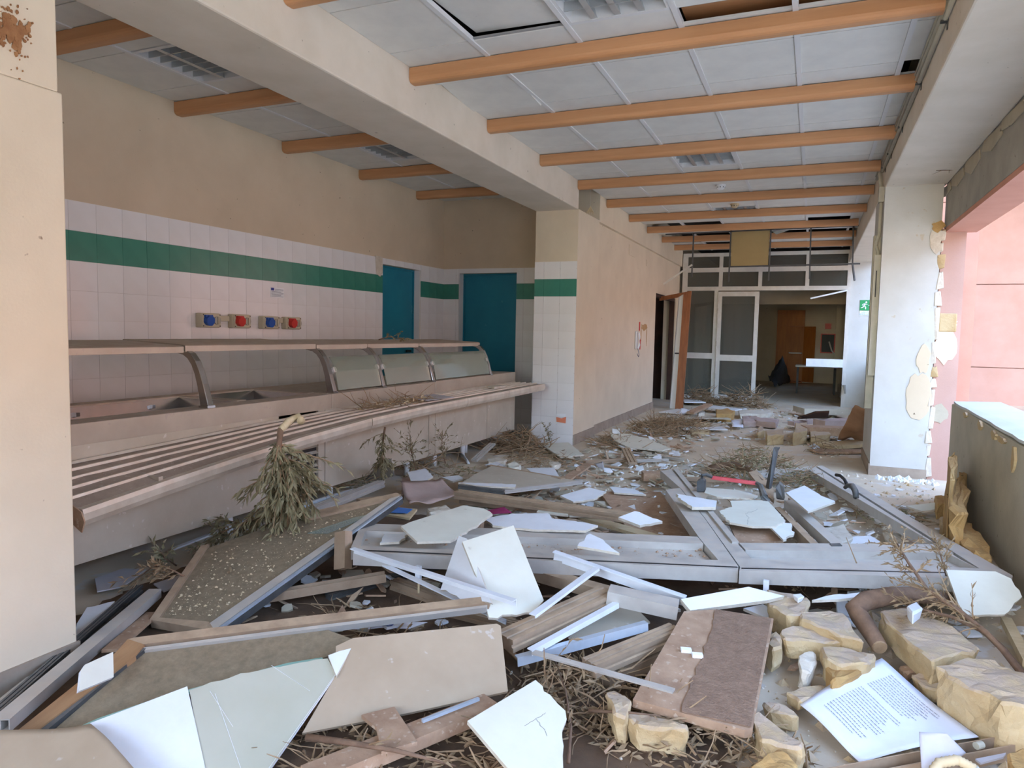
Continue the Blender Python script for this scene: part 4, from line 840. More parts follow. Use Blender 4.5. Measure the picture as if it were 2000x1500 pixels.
# ================================================================ 3. PLASTERBOARD AND BOARDS
G='broken plasterboard pieces'
gy,gc,co=M['gypsum'],M['gypsum_cream'],M['gyp_core']
def pb_(px,pl,label,m=gy,th=.012,jag=None,name='plasterboard_piece',amp=.008): return slab(name,m,px,pl,th,label,'plasterboard',G,core=co,jag=jag,amp=amp)
pb_([(903,1058),(1003,1026),(1062,1172),(1040,1196),(955,1206),(940,1150)],plane((903,1058,.40),(1003,1026,.43),(1040,1196,.20)),'big cream plasterboard leaning upright in the centre of the pile',gc,jag={2,3})
pb_([(896,1046),(912,1052),(960,1178),(910,1172),(860,1152)],plane((896,1046,.38),(912,1052,.385),(860,1152,.21)),'white plasterboard behind the big leaning cream one',gy,jag={2,3})
pb_([(783,1028),(800,1020),(905,987),(945,993),(962,1004),(935,1024),(880,1056),(815,1058)],plane((783,1028,.32),(905,987,.34),(880,1056,.30)),'cream plasterboard lying on the left end of the fallen door',gc,jag={3,4,5})
pb_([(946,1012),(1000,1003),(1070,1002),(1078,1012),(1140,1020),(1168,1026),(1145,1036),(1040,1034),(962,1026)],flat(.26),'long torn white plasterboard above the fallen door rail',gy,jag='all',amp=.006)
pb_([(1128,1066),(1152,1042),(1178,1054),(1210,1080)],plane((1128,1066,.285),(1152,1042,.30),(1210,1080,.275)),'white triangular plasterboard on the fallen door rail',gy,jag={0,2})
pb_([(1320,964),(1400,978),(1398,990),(1352,990),(1330,976)],plane((1320,964,.25),(1400,978,.24),(1352,990,.24)),'broken white plasterboard on the meeting stiles of the fallen door',gy,th=.02,jag={3,4})
pb_([(1380,952),(1440,957),(1480,968),(1472,974),(1400,970),(1376,962)],flat(.20),'cream plasterboard lying under the red panic bar',gc,jag={2,3})
pb_([(1426,978),(1498,976),(1520,1000),(1534,1016),(1515,1028),(1470,1028),(1425,1020),(1405,998),(1430,990)],flat(.21),'cracked pale plasterboard framed inside the fallen door',gc,jag={2,3,6,7})
pb_([(1502,1026),(1528,1020),(1545,1022),(1551,1042),(1530,1054)],flat(.20),'small white plasterboard corner below the cracked one',gy,jag={1,2,3})
pb_([(1535,962),(1571,948),(1600,965),(1631,980),(1578,999)],plane((1535,962,.25),(1571,948,.27),(1578,999,.24)),'white square plasterboard propped on the middle bar of the fallen door',gy,jag={2})
pb_([(1208,1010),(1240,998),(1294,1018),(1250,1026)],plane((1208,1010,.24),(1240,998,.26),(1250,1026,.22)),'white plasterboard square left of the meeting stiles',gy,th=.016,jag={1,2})
pb_([(1348,1192),(1330,1170),(1462,1146),(1532,1164),(1500,1172)],plane((1348,1192,.19),(1462,1146,.22),(1532,1164,.19)),'clean white board with thick edge above the dusty chipboard',M['gypsum'],th=.018,name='white_board')
pb_([(1452,1188),(1490,1180),(1556,1222),(1520,1216)],flat(.10),'white torn board lying behind the dusty chipboard',gy,jag={1,2})
pb_([(1586,1172),(1640,1160),(1712,1156),(1690,1164),(1640,1170)],flat(.16),'thin white splinter of board under the fallen door edge',gy,jag={0,1,2})
pb_([(913,1408),(1046,1328),(1062,1350),(1104,1388),(1098,1440),(1100,1500),(1060,1520),(1000,1510)],plane((913,1408,.16),(1046,1328,.19),(1060,1510,.10)),'cream plasterboard with hairline cracks at the bottom centre',gc,th=.013,jag={1,2,3,4})
pb_([(1848,1113),(1944,1116),(1975,1130),(1996,1166),(1962,1200),(1880,1202)],plane((1848,1113,.26),(1944,1116,.26),(1880,1202,.14)),'cream plasterboard hanging over the right corner of the fallen door',gc,jag={2,3,4})
pb_([(1055,866),(1110,864),(1140,888),(1095,893)],flat(.05),'pale plasterboard flat on the floor before the tiled column',gc,name='plasterboard_piece')
pb_([(796,922),(830,915),(846,930),(820,948),(805,946)],plane((796,922,.16),(830,915,.18),(820,948,.12)),'white plasterboard shard standing on the dusty card sheet',gy,jag={1,2})
pb_([(862,932),(895,928),(905,934),(885,940)],flat(.08),'small white plasterboard flake beside the dusty card sheet',gy,jag='all',amp=.004)
pb_([(1028,914),(1082,913),(1092,930),(1040,924)],flat(.06),'white plasterboard square on the slope before the column',gy)
pb_([(945,908),(970,902),(1000,914),(985,918)],flat(.05),'white plasterboard scrap near the counter end',gy,jag='all',amp=.005)
pb_([(1094,968),(1150,952),(1184,960),(1160,975),(1120,980)],plane((1094,968,.10),(1150,952,.13),(1120,980,.09)),'white torn plasterboard left of the long dusty profiles crossing',gy,jag={1,2,3})
pb_([(1048,1000),(1055,990),(1105,992),(1110,1006)],flat(.12),'pale plasterboard slat under the long grey profiles',gc)
pb_([(1105,994),(1150,996),(1160,1008),(1112,1007)],flat(.11),'pale plasterboard slat beside its twin under the grey profiles',gy)
pb_([(1190,845),(1230,848),(1268,857),(1310,876),(1290,880),(1230,874),(1200,860)],plane((1190,845,.10),(1310,876,.06),(1230,874,.05)),'torn white plasterboard beside the dry twig heap',gc,jag='all',amp=.01)
pb_([(1188,858),(1205,862),(1245,878),(1215,874)],flat(.04),'bluish white plasterboard strip under the torn piece',gy,jag={1,2})
pb_([(1190,950),(1240,955),(1262,966),(1200,962)],flat(.07),'pale plasterboard strip in the floor rubble left of the stiles',gy,jag={1})
pb_([(895,942),(960,944),(1008,946),(1006,952),(930,948)],flat(.20),'white torn strip resting on the grey glazed panel',gy,jag={0,1})
pb_([(742,1060),(752,1040),(798,1042),(780,1058)],flat(.25),'crumbled white flake on the left end of the door rail',gy,jag='all',amp=.008)
pb_([(1640,1050),(1700,1045),(1720,1060),(1660,1062)],flat(.05),'white flake under the open frame of the fallen door',gy,jag='all')
pb_([(1770,988),(1855,978),(1850,992),(1800,998)],plane((1770,988,.05),(1855,978,.09),(1800,998,.05)),'cream plasterboard slab beside the broken parapet end',gc,jag={2})
pb_([(1236,1168),(1255,1158),(1330,1190),(1300,1192)],flat(.10),'white board edge behind the hollow profile',gy)
def crack(parent_label,pl,px,name='crack'):
    par=[o for o in bpy.data.objects if o.get('label')==parent_label][0]; rgk=random.Random(3); pts=[]
    for (x0,y0),(x1,y1) in zip(px[:-1],px[1:]):
        for k in range(5): pts.append(on(pl,x0+(x1-x0)*k/5+rgk.uniform(-1.5,1.5),y0+(y1-y0)*k/5+rgk.uniform(-1.5,1.5))+pl[1]*.0006)
    MB().sweep([(-.0004,0),(.0004,0),(.0004,.0004),(-.0004,.0004)],pts).build(name,M['rubber'],par)
PI_=plane((913,1408,.16),(1046,1328,.19),(1060,1510,.10))
crack('cream plasterboard with hairline cracks at the bottom centre',PI_,[(1025,1418),(1055,1400),(1068,1390)]); crack('cream plasterboard with hairline cracks at the bottom centre',PI_,[(1048,1405),(1062,1425),(1070,1440)])
crack('cracked pale plasterboard framed inside the fallen door',flat(.21),[(1460,1024),(1462,1012),(1456,1004),(1470,998),(1484,994)])
# dusty chipboard plank
o=slab('dusty_chipboard',M['chip'],[(1336,1194),(1400,1190),(1511,1208),(1470,1424),(1455,1426),(1236,1366)],plane((1336,1194,.19),(1511,1208,.18),(1455,1426,.11)),.028,'thick dusty chipboard plank in the foreground beside the stones','plank')
CHP=plane((1336,1194,.19),(1511,1208,.18),(1455,1426,.11))
b_=MB(); rgc=random.Random(5); e0=[(1398,1192),(1385,1240),(1362,1300),(1345,1345),(1330,1392)]
crust=[on(CHP,x+rgc.uniform(-3,3),y)+CHP[1]*.002 for x,y in e0]+[on(CHP,x,y)+CHP[1]*.002 for x,y in((1466,1422),(1506,1210))]
b_.prism(jagpoly(crust,CHP[1],{0,1,2,3},.006,rgc),CHP[1]*.003).build('mortar_crust',mat('brown_crust',(150,122,100),(128,102,82),.95,scale=30,bump=.8,bscale=90),o)
for x,y in((1340,1274),(1362,1284)): 
    p=on(CHP,x,y); MB().obox(p+Vector((0,0,.008)),(.018,.004,0),(-.003,.007,.002),(0,0,.006)).build('plaster_chip',gy,o)
# card sheet, cloth, book
sheet('dusty_card_sheet',M['card_pink'],[(782,948),(862,930),(896,962),(800,992)],[.16,.20,.16,.10],12,8,.05,'dusty pinkish card sheet bulging in the rubble near the counter','card sheet',seed=3)
sheet('dusty_card_sheet',M['card_pink'],[(786,935),(830,930),(846,950),(784,965)],[.10,.10,.08,.06],8,6,.03,'second dusty card sheet below the bulging one','card sheet',seed=8)
bk=empty('picture_book',U(775,998,.22)); tag(bk,'thin book with blue cover in the rubble beside the glazed leaf','book'); bo=U(775,998,.22)
MB().prism([U(752,1004,.22)-bo,U(775,990,.23)-bo,U(815,994,.23)-bo,U(800,1012,.22)-bo],(0,0,-.012)).build('pages',M['wood_pale'],bk); MB().prism([U(755,1000,.232)-bo,U(773,990,.236)-bo,U(806,994,.236)-bo,U(795,1002,.232)-bo],(0,0,-.003)).build('cover',M['blueprint'],bk)
sheet('magenta_cloth',M['magenta'],[(948,992),(985,990),(1000,1004),(962,1006)],[.14,.16,.13,.12],8,6,.03,'dark magenta cloth scrap behind the white plasterboard','cloth',seed=2)
sheet('magenta_cloth',M['magenta'],[(1165,1010),(1190,1012),(1200,1020),(1172,1019)],[.06,.06,.05,.05],5,4,.02,'small magenta cloth scrap left of the white square','cloth',seed=9)
mg=sheet('printed_magazine',M['paper'],[(683,1226),(740,1210),(835,1213),(800,1226)],[.05,.06,.05,.04],10,6,.02,'printed magazine page in the dark hollow behind the beige panel','magazine',seed=4)
for i in range(6): p=U(725+8*i,1219,.062); MB().obox(p,(.008,.002,0),(-.001,.012,0),(0,0,.001)).build('print_line',M['navy'],mg)
# long grey profiles and glazed panel in the middle distance
G='long dusty profiles in the middle distance'
bar('grey_profile',M['alu_dusty'],(893,958,.17),(1228,1003,.16),.10,.05,'rib','long grey profile running from the card sheet toward the fallen door','profile',G)
bar('grey_profile',M['alu_dusty'],(900,966,.12),(1180,1002,.10),.05,.06,'U','brown channel below the long grey profile','profile',G)
gpn=slab('fallen_grey_panel',M['panel'],[(900,944),(930,925),(960,910),(1105,935),(1134,939),(985,958)],plane((900,944,.19),(985,958,.17),(1105,935,.12)),.014,'flat grey panel with metal edging lying in the middle distance','panel')
MB().sweep(sec('rib',.03,.03),[U(984,956,.185),U(1136,938,.14)]).build('edge_trim',M['alu'],gpn); MB().sweep(sec('rib',.03,.03),[U(896,946,.20),U(984,957,.185)]).build('edge_trim',M['rubber'],gpn); MB().sweep(sec('box',.05,.02),[U(955,908,.11),U(1100,934,.13)]).build('edge_trim',M['alu_dusty'],gpn)
bar('leaning_profile',M['alu'],(962,865,.16),(925,898,.04),.07,.02,'rib','ribbed aluminium strip leaning against the counter legs','profile')
bar('grey_profile',M['alu_dusty'],(1142,900,.05),(1225,895,.05),.05,.03,'rib','grey profile crossing under the short upright strip','profile',G)
bar('grey_profile',M['alu_dusty'],(1222,874,.10),(1236,902,.06),.09,.03,'rib','short double ribbed profile resting across others','profile',G)
bar('grey_profile',M['alu'],(1240,898,.05),(1305,896,.05),.04,.025,'rib','pair profile to the right of the crossing strip','profile',G)
bar('grey_profile',M['alu'],(1230,882,.04),(1335,896,.04),.03,.03,'L','thin bluish profile farther right on the bare floor','profile',G)
bar('grey_profile',M['chip'],(1100,938,.05),(1150,905,.05),.09,.015,'box','flat board leading from the grey panel toward the wall','plank')
bar('stone_sill',M['chip'],(1255,922,.09),(1300,923,.09),.12,.07,'box','short pinkish stone sill left of the meeting stiles','sill')
bar('grey_profile',M['alu_dusty'],(1290,930,.08),(1420,935,.09),.05,.03,'box','dusty sill strip behind the panic bar','plank')
bar('wooden_lath',M['wood_pale'],(1120,1002,.06),(1290,1050,.06),.10,.02,'box','flat dusty board under the left leaf of the fallen door','plank')
slab('floor_board_piece',M['chip'],[(1170,960),(1290,960),(1350,1050),(1240,1050)],flat(.05),.02,'dusty board lying under the fallen door','board')
slab('floor_board_piece',M['chip'],[(1424,1022),(1500,1030),(1530,1056),(1440,1058)],flat(.16),.012,'pinkish dusty panel remaining inside the fallen door','board')
# standing splintered slat + pale plank behind
sl=MB().prism([U(1492,968,.12),U(1500,972,.12),UY(1516,884,U(1500,972,.12).y+.1),UY(1520,875,U(1500,972,.12).y+.1),UY(1511,874,U(1500,972,.12).y+.1)],(.012,.05,0)).build('splintered_slat',M['rubber']); tag(sl,'dark splintered slat standing upright beside the panic bar','slat')
slab('leaning_board',M['alu_dusty'],[(1462,922),(1478,918),(1510,952),(1512,978),(1498,968)],plane((1462,922,.20),(1478,918,.20),(1512,978,.17)),.02,'grey splintered board leaning behind the upright slat','board',jag={1,2})
# ================================================================ 4. STONES
stone([(1718,1194),(1735,1186),(1778,1186),(1850,1218),(1910,1260),(1905,1275),(1822,1290),(1760,1240)],.16,.11,'largest flat yellow stone block, right of the bent log')
stone([(1826,1300),(1880,1280),(1935,1282),(2000,1318),(2040,1350),(2040,1390),(1960,1378),(1890,1340)],.19,.16,'big rounded yellow stone block at the right edge',amp=.02)
stone([(1520,1228),(1560,1222),(1640,1240),(1650,1252),(1600,1252),(1530,1246)],.13,.09,'long narrow stone block just behind the chipboard')
stone([(1562,1196),(1620,1190),(1650,1200),(1688,1248),(1640,1238),(1560,1210)],.16,.10,'stone block between the chipboard and the bent log')
stone([(1498,1152),(1560,1160),(1580,1172),(1580,1196),(1540,1200),(1500,1180)],.17,.12,'dusty stone block with a white pebble below the fallen door')
stone([(1606,1262),(1660,1264),(1712,1282),(1700,1298),(1640,1300),(1612,1290)],.13,.10,'broken stone block right above the white paper')
stone([(1612,1300),(1650,1298),(1690,1304),(1640,1330),(1622,1330)],.11,.09,'ochre stone lump touching the paper corner',m='tuff_raw')
stone([(1500,1238),(1520,1234),(1530,1262),(1512,1270),(1498,1258)],.12,.09,'small stone wedge at the right edge of the chipboard')
stone([(1470,1392),(1486,1388),(1572,1452),(1560,1464),(1480,1440)],.12,.10,'white faced stone block below the chipboard corner')
stone([(1220,1394),(1255,1388),(1300,1400),(1348,1420),(1340,1430),(1240,1418)],.11,.09,'pale stone block in front of the chipboard end')
stone([(1180,1352),(1200,1342),(1222,1352),(1236,1376),(1228,1400),(1200,1392)],.13,.10,'reddish rounded stone left of the chipboard end')
stone([(1470,1490),(1520,1458),(1556,1490),(1550,1520),(1480,1520)],.12,.10,'ochre stone at the bottom edge below the white faced block',m='tuff_raw')
stone([(1490,1372),(1520,1368),(1550,1384),(1565,1396),(1545,1398),(1500,1384)],.07,.06,'thin stone slice between chipboard and paper')
stone([(1560,1282),(1590,1272),(1600,1290),(1580,1308),(1560,1304)],.10,.08,'grey white lump beside the broken stone',m='gyp_core')
stone([(1785,1318),(1830,1312),(1866,1340),(1850,1350),(1800,1338)],.07,.06,'crumbly stone between the paper and the big rounded block')
stone([(1750,1300),(1780,1298),(1795,1312),(1765,1318)],.05,.04,'small grey brown stone beside the paper',m='chip')
stone([(1530,1352),(1600,1332),(1630,1345),(1560,1372)],.06,.05,'dusty flat stone partly under the paper')
stone([(1965,1470),(2010,1455),(2040,1520),(1975,1520)],.14,.12,'ochre stone in the bottom right corner',m='tuff_raw')
stone([(1768,1182),(1790,1172),(1804,1186),(1782,1200)],.24,.05,'clean white plaster chunk above the largest stone',m='gypsum',name='plaster_chunk',group='white plaster chunks',amp=.006,cuts=1)
stone([(1548,1160),(1565,1158),(1572,1166),(1558,1170)],.20,.025,'white pebble on the dusty stone block',m='gypsum',name='plaster_chunk',group='white plaster chunks',amp=.004,cuts=1)
stone([(1850,975),(1866,940),(1880,920),(1890,930),(1885,1000),(1862,1000)],.36,.36,'broken ochre wall stones stacked at the parapet end',m='tuff_raw',amp=.03)
stone([(1852,895),(1864,882),(1872,890),(1866,930),(1855,935)],.52,.5,'tall ochre stone fragment standing at the parapet end',m='tuff_raw',amp=.02)
stone([(1826,968),(1850,966),(1856,982),(1830,984)],.12,.12,'ochre stone cube at the foot of the parapet end',m='tuff_raw')
stone([(1860,1010),(1880,1008),(1905,1030),(1930,1060),(1945,1090),(1900,1080),(1870,1050)],.20,.2,'long ochre rubble block along the foot of the parapet',m='tuff_raw',amp=.03)
stone([(1834,1010),(1850,1006),(1858,1020),(1840,1026)],.10,.10,'small brown stone left of the parapet rubble')
stone([(1610,1030),(1650,1026),(1665,1050),(1640,1064),(1615,1055)],.08,.08,'white weathered stone inside the fallen door frame',m='gyp_core')
stone([(1725,1040),(1760,1042),(1765,1058),(1735,1060)],.06,.06,'pale stone near the right stile inside the fallen door',m='gyp_core')
stone([(835,992),(870,986),(885,998),(880,1004),(840,1002)],.20,.16,'cream stone lump behind the cream plasterboard',m='gyp_core')
stone([(900,1004),(935,996),(950,1002),(940,1010),(905,1010)],.14,.12,'beige stone block beside the magenta cloth',m='chip')
stone([(990,908),(1005,898),(1018,906),(1014,914),(995,914)],.10,.10,'pale greenish plaster lump before the tiled column',m='gypsum_cream')
stone([(950,896),(975,893),(992,896),(985,902),(955,902)],.05,.05,'broken pale lump near the leaning ribbed strip',m='gyp_core')
stone([(1070,904),(1085,900),(1096,906),(1080,912)],.07,.07,'pale lump among twigs before the column',m='gyp_core')
# far stones on the corridor floor
G='stones on the corridor floor'
stone([(1495,840),(1528,838),(1532,848),(1498,850)],.13,.13,'yellow stone block alone on the corridor floor',group=G)
stone([(1480,834),(1490,832),(1494,842),(1480,844)],.10,.10,'small yellow stone left of the lone block',group=G)
stone([(1552,826),(1576,825),(1576,842),(1550,846)],.16,.16,'yellow stone block before the plank stack, left one',group=G)
stone([(1580,838),(1618,838),(1622,848),(1584,852)],.12,.12,'yellow stone block before the plank stack, right one',group=G)
stone([(1398,800),(1418,798),(1436,802),(1430,808),(1400,808)],.13,.13,'ochre broken stone before the glazed door',m='tuff_raw',group=G)
stone([(1442,802),(1480,800),(1510,803),(1500,808),(1445,808)],.09,.09,'pale crumbled stone heap before the open doorway',m='gyp_core',group=G)
stone([(1362,800),(1372,798),(1376,806),(1364,808)],.12,.12,'small pale stone beside the door board',m='gyp_core',group=G)
stone([(1450,812),(1478,812),(1482,822),(1452,822)],.10,.10,'pinkish stone sill chunk, left of two',m='card_pink',group=G)
stone([(1472,814),(1522,818),(1516,826),(1476,822)],.10,.08,'pinkish stone sill chunk, right of two',m='card_pink',group=G)
# ================================================================ 5. RIGHT FRONT: LOG, BRANCH, PAPERS, HOSE, RAIL
lg=empty('bent_log',U(1720,1262,.09)); tag(lg,'thick bent brown log between the stone blocks','log'); lo=lg.location.copy()
lp=[U(*p)-lo for p in((1718,1264,.09),(1700,1235,.11),(1680,1205,.14),(1670,1190,.16),(1690,1174,.19),(1735,1164,.20),(1790,1162,.18),(1850,1170,.14))]
MB().tube(lp,[.030,.034,.038,.040,.040,.038,.036,.03],12).build('trunk',M['bark'],lg,0,True); MB().tube([lp[0],lp[0]+(lp[0]-lp[1]).normalized()*.006],[.029,.026],12).build('cut_end',M['twig'],lg)
branch('olive_branch','bare olive branch with sparse leaves over the right corner of the fallen door',[(2020,1345,.05),(1960,1270,.10),(1925,1235,.16),(1870,1190,.24),(1810,1150,.30),(1775,1100,.36),(1752,1062,.40)],.016,34,.16,9,.1,.035,.0045,21,'leaf_dry',.35)
branch('olive_branch','second thin olive branch bent low beside the plasterboard corner',[(1925,1235,.14),(1860,1205,.18),(1800,1190,.20),(1760,1178,.20)],.010,14,.14,8,.2,.035,.0045,22,'leaf_dry',.2)
branch('olive_branch','upright olive twig tips standing before the fallen door rail',[(1850,1130,.20),(1840,1095,.30),(1832,1065,.36)],.006,16,.10,9,0,.035,.0045,23,'leaf_dry',.2)
heap('twig_tangle','dark twigs and leaves in the shade under the fallen door',(1640,1150,.0),.55,.18,.12,60,120,31,'leaf_dry',.25)
# white printed sheet of paper
pp=empty('printed_paper',U(1700,1400,.05)); tag(pp,'large white printed sheet of paper in the foreground','paper'); po=pp.location.copy()
pts=[(1562,1376),(1690,1310),(1708,1292),(1735,1300),(1755,1345),(1800,1400),(1910,1440),(1870,1448),(1680,1484),(1600,1446)]
A,B,C,D=U(1562,1376,.055),U(1722,1290,.085),U(1912,1442,.05),U(1680,1486,.035)
vs=[];nx,ny=16,16
for j in range(ny+1):
    for i in range(nx+1):
        u,v=i/nx,j/ny; p=A*(1-u)*(1-v)+B*u*(1-v)+C*u*v+D*(1-u)*v; p=p+Vector((0,0,.012*math.sin(u*3.1)+.006*math.sin(v*5+u*2)+.02*max(0,u-.8)*(1-v))); vs.append(p-po)
pap=MB().add(vs,[(j*(nx+1)+i,j*(nx+1)+i+1,(j+1)*(nx+1)+i+1,(j+1)*(nx+1)+i) for j in range(ny) for i in range(nx)]).build('sheet',M['paper'],pp,0,True); so=pap.modifiers.new('solid','SOLIDIFY'); so.thickness=.0012
def pv(u,v):
    p=A*(1-u)*(1-v)+B*u*(1-v)+C*u*v+D*(1-u)*v; return p+Vector((0,0,.012*math.sin(u*3.1)+.006*math.sin(v*5+u*2)+.02*max(0,u-.8)*(1-v)))-po+Vector((0,0,.0022))
rt=random.Random(4); tb=MB()
for i in range(24):
    u=.14+.031*i+(.05 if i>13 else 0)
    if u>.93: break
    v=.20; ve=.74+rt.uniform(-.12,.02)
    while v<ve:
        L=rt.uniform(.012,.045); a,b2=pv(u,v),pv(u,min(v+L,ve)); s=(pv(u+.01,v)-pv(u,v)).normalized()*.0013; tb.add([a-s,b2-s,b2+s,a+s],[(0,1,2,3)]); v+=L+.008
tb.build('print',M['ink'],pp)['kind']='stuff'
lp_=sheet('lilac_paper',M['lilac'],[(1795,1428),(1850,1432),(1885,1475),(1800,1520)],[.16,.17,.10,.07],10,8,.02,'lilac grey curled paper at the bottom right','paper',seed=6)
hs=empty('corrugated_hose',U(1820,1510,.1)); tag(hs,'short beige corrugated hose curling at the bottom right edge','hose'); ho=hs.location.copy()
hp=[]; 
ctrl=[U(*p)-ho for p in((1812,1520,.09),(1835,1490,.12),(1870,1484,.13),(1900,1500,.12),(1915,1520,.10))]
for i in range(4):
    for k in range(9): hp.append(ctrl[i].lerp(ctrl[i+1],k/9))
MB().tube(hp,[.012+.0025*(i%2) for i in range(len(hp))],12).build('ribbed_tube',M['wood_pale'],hs,0,True)
MB().tube([ctrl[3],ctrl[4]],[.015,.016],12).build('hose_end',M['conduit'],hs,0,True)
bar('rusty_rail',M['alu_dusty'],(1600,1515,.07),(2030,1434,.07),.05,.05,'U','dusty brown channel rail along the bottom right edge','rail')
o=MB().tube([U(1906,1457,.085),U(1918,1454,.085)],.011,10).build('rail_roller',M['conduit']); tag(o,'small pale roller in the bottom right rail','roller')
bar('wooden_lath',M['wood_pale'],(1965,1205,.08),(2010,1290,.06),.04,.03,'box','pale edge strip leaning at the right border below the parapet','lath')
slab('purple_strip',M['lilac'],[(1905,1482),(1965,1470),(1960,1478),(1915,1490)],flat(.08),.006,'narrow violet strip in the rail at the bottom right','strip')
# ================================================================ 6. VEGETATION
br=branch('olive_branch','big olive branch hanging over the tray slide of the counter',[(575,815,.82),(548,840,.78),(545,870,.70),(557,905,.60),(566,950,.46),(556,1000,.30)],.020,120,.36,26,.9,.065,.008,41,'leaf',.36,spread=1.15)
MB().tube([U(548,840,.78)-br.location,U(565,822,.82)-br.location,U(585,812,.84)-br.location,U(588,822,.82)-br.location],[.017,.02,.016,.022],8).build('torn_end',M['wood_pale'],br,0,True)
branch('olive_branch','leafy olive spray trailing on the dusty glass below the big branch',[(555,985,.30),(520,1005,.25),(480,1020,.20),(430,1040,.14)],.010,34,.22,16,.4,.05,.0065,42,'leaf',.1)
branch('olive_branch','thin dry olive twig beside the end of the box profile',[(375,1135,.10),(340,1115,.16),(300,1105,.16),(270,1130,.10)],.006,16,.15,7,.3,.045,.006,43,'leaf_dry',.2)
branch('green_sprig','small green sprig at the shaded foot of the counter',[(345,1105,.03),(322,1090,.08),(315,1075,.12)],.005,12,.10,6,.1,.045,.008,44,'leaf',.1)
branch('olive_branch','olive branch hanging down the counter front below the tray lip',[(752,835,.62),(748,860,.52),(745,890,.38),(748,910,.25)],.008,26,.18,14,.8,.05,.006,45,'leaf',.05)
branch('olive_branch','thin olive stems rising before the middle of the counter front',[(815,925,.12),(805,890,.28),(800,860,.42)],.006,26,.20,7,.2,.045,.0055,46,'leaf',.1)
branch('olive_branch','thin olive stems rising before the far half of the counter front',[(870,905,.10),(862,875,.25),(865,850,.36)],.005,20,.18,6,.2,.045,.0055,47,'leaf',.1)
heap('twig_heap','pale olive twigs piled along the foot of the counter',(830,925,.0),.62,.30,.16,90,200,51,'leaf',.28)
heap('twig_heap','olive leaves heaped near the louvred grille of the counter',(655,945,.08),.30,.18,.16,40,200,52,'leaf',.2)
heap('twig_heap','tangled brown twigs before the far end of the counter',(1010,880,.0),.40,.28,.24,320,120,53,'leaf_dry',.24,r=.004)
heap('twig_heap','dry brown twig heap along the corridor wall',(1310,838,.0),.55,.9,.14,800,400,54,'leaf_dry',.20,r=.004)
heap('twig_heap','dry twigs at the wall foot behind the torn plasterboard',(1205,866,.0),.28,.55,.10,260,120,55,'leaf_dry',.18)
heap('twig_heap','dark twigs piled before the left glass pane of the partition',(1370,788,.0),.42,.28,.30,320,160,56,'leaf_dry',.25,r=.005)
heap('twig_heap','grey twigs piled before the glazed door leaf',(1450,794,.0),.45,.22,.36,340,160,57,'leaf_dry',.28,r=.005)
heap('twig_heap','olive twigs and leaves heaped behind the panic bar',(1475,925,.06),.42,.48,.24,320,700,58,'leaf',.20)
heap('twig_heap','dark olive leaves under the top rail of the fallen door',(1560,945,.03),.30,.30,.12,50,200,59,'leaf',.2)
heap('twig_heap','pale dry weeds on the floor before the right column',(1610,885,.0),.22,.2,.15,40,40,60,'leaf_dry',.2)
heap('twig_heap','dry twigs and leaves in the foreground left of the chipboard',(1150,1370,.0),.30,.25,.11,170,420,61,'leaf_dry',.16)
heap('twig_heap','dry leaves in the foreground below the chipboard',(1350,1465,.0),.38,.16,.10,140,380,62,'leaf_dry',.16)
heap('twig_heap','dry leaves at the bottom edge under the long beige profile',(700,1490,.0),.28,.16,.07,70,160,63,'leaf_dry',.14)
heap('twig_heap','dry leaves around the cream plasterboard at the bottom',(930,1460,.0),.16,.2,.07,60,160,64,'leaf_dry',.14)
heap('straw_heap','straw and dry twigs lying on the tray slide',Vector((-2.98,4.75,.716)),.10,.55,.03,120,90,65,'wood_pale',.18,r=.002)
heap('twig_heap','olive leaves among the stones inside the fallen door frame',(1745,1020,.0),.28,.3,.08,50,120,66,'leaf',.16)
heap('twig_heap','scattered dry twigs on the slope before the column',(1065,905,.0),.5,.35,.07,160,120,67,'leaf_dry',.15)
heap('twig_heap','twigs in the hollow behind the beige panel',(760,1235,.0),.45,.22,.06,70,80,68,'leaf_dry',.18)
heap('twig_heap','fine straw scattered on the dusty glass of the fallen leaf',(450,1120,.14),.02,.02,.01,3,3,69,'leaf_dry',.05)
lgx=branch('olive_log','short rough olive log behind the panic bar',[(1388,920,.08),(1405,912,.12),(1430,908,.15),(1460,915,.18),(1490,940,.18)],.05,8,.3,12,.0,.05,.006,71,'leaf',.5,cat='log')
branch('fallen_branch','brown stick lying across the bottom beige profile',[(600,1440,.10),(680,1450,.125),(770,1465,.125),(830,1480,.11),(890,1496,.06)],.011,3,.12,2,.2,.04,.005,72,'leaf_dry',.3)
branch('fallen_branch','thin stick among the dry leaves left of the chipboard',[(1110,1490,.05),(1115,1420,.10),(1105,1350,.12),(1085,1290,.13)],.006,10,.14,6,.1,.04,.005,73,'leaf_dry',.2)
branch('fallen_branch','stick under the front end of the chipboard',[(1150,1388,.09),(1230,1392,.12),(1290,1398,.12)],.006,2,.1,2,.1,.04,.005,74,'leaf_dry',.2)
branch('weed','small dry weed standing before the tiled column',[(1075,868,.02),(1072,850,.14),(1070,838,.22)],.004,12,.14,8,.1,.04,.006,75,'leaf',.1,cat='plant')
branch('stick','thin twig poking from the lintel joint at the right',[Vector((1.06,7.0,2.735)),Vector((.98,6.95,2.72)),Vector((.88,6.92,2.715))],.008,3,.1,0,.1,.03,.004,76,'leaf_dry',.2,group=None,cat='twig')
branch('olive_sprig','olive sprig lying on the steel shelf before the narrow teal door',[Vector((-3.5,5.25,1.21)),Vector((-3.5,5.4,1.235)),Vector((-3.48,5.6,1.215))],.006,8,.12,5,.2,.05,.007,77,'leaf',.1,zmin=1.2)
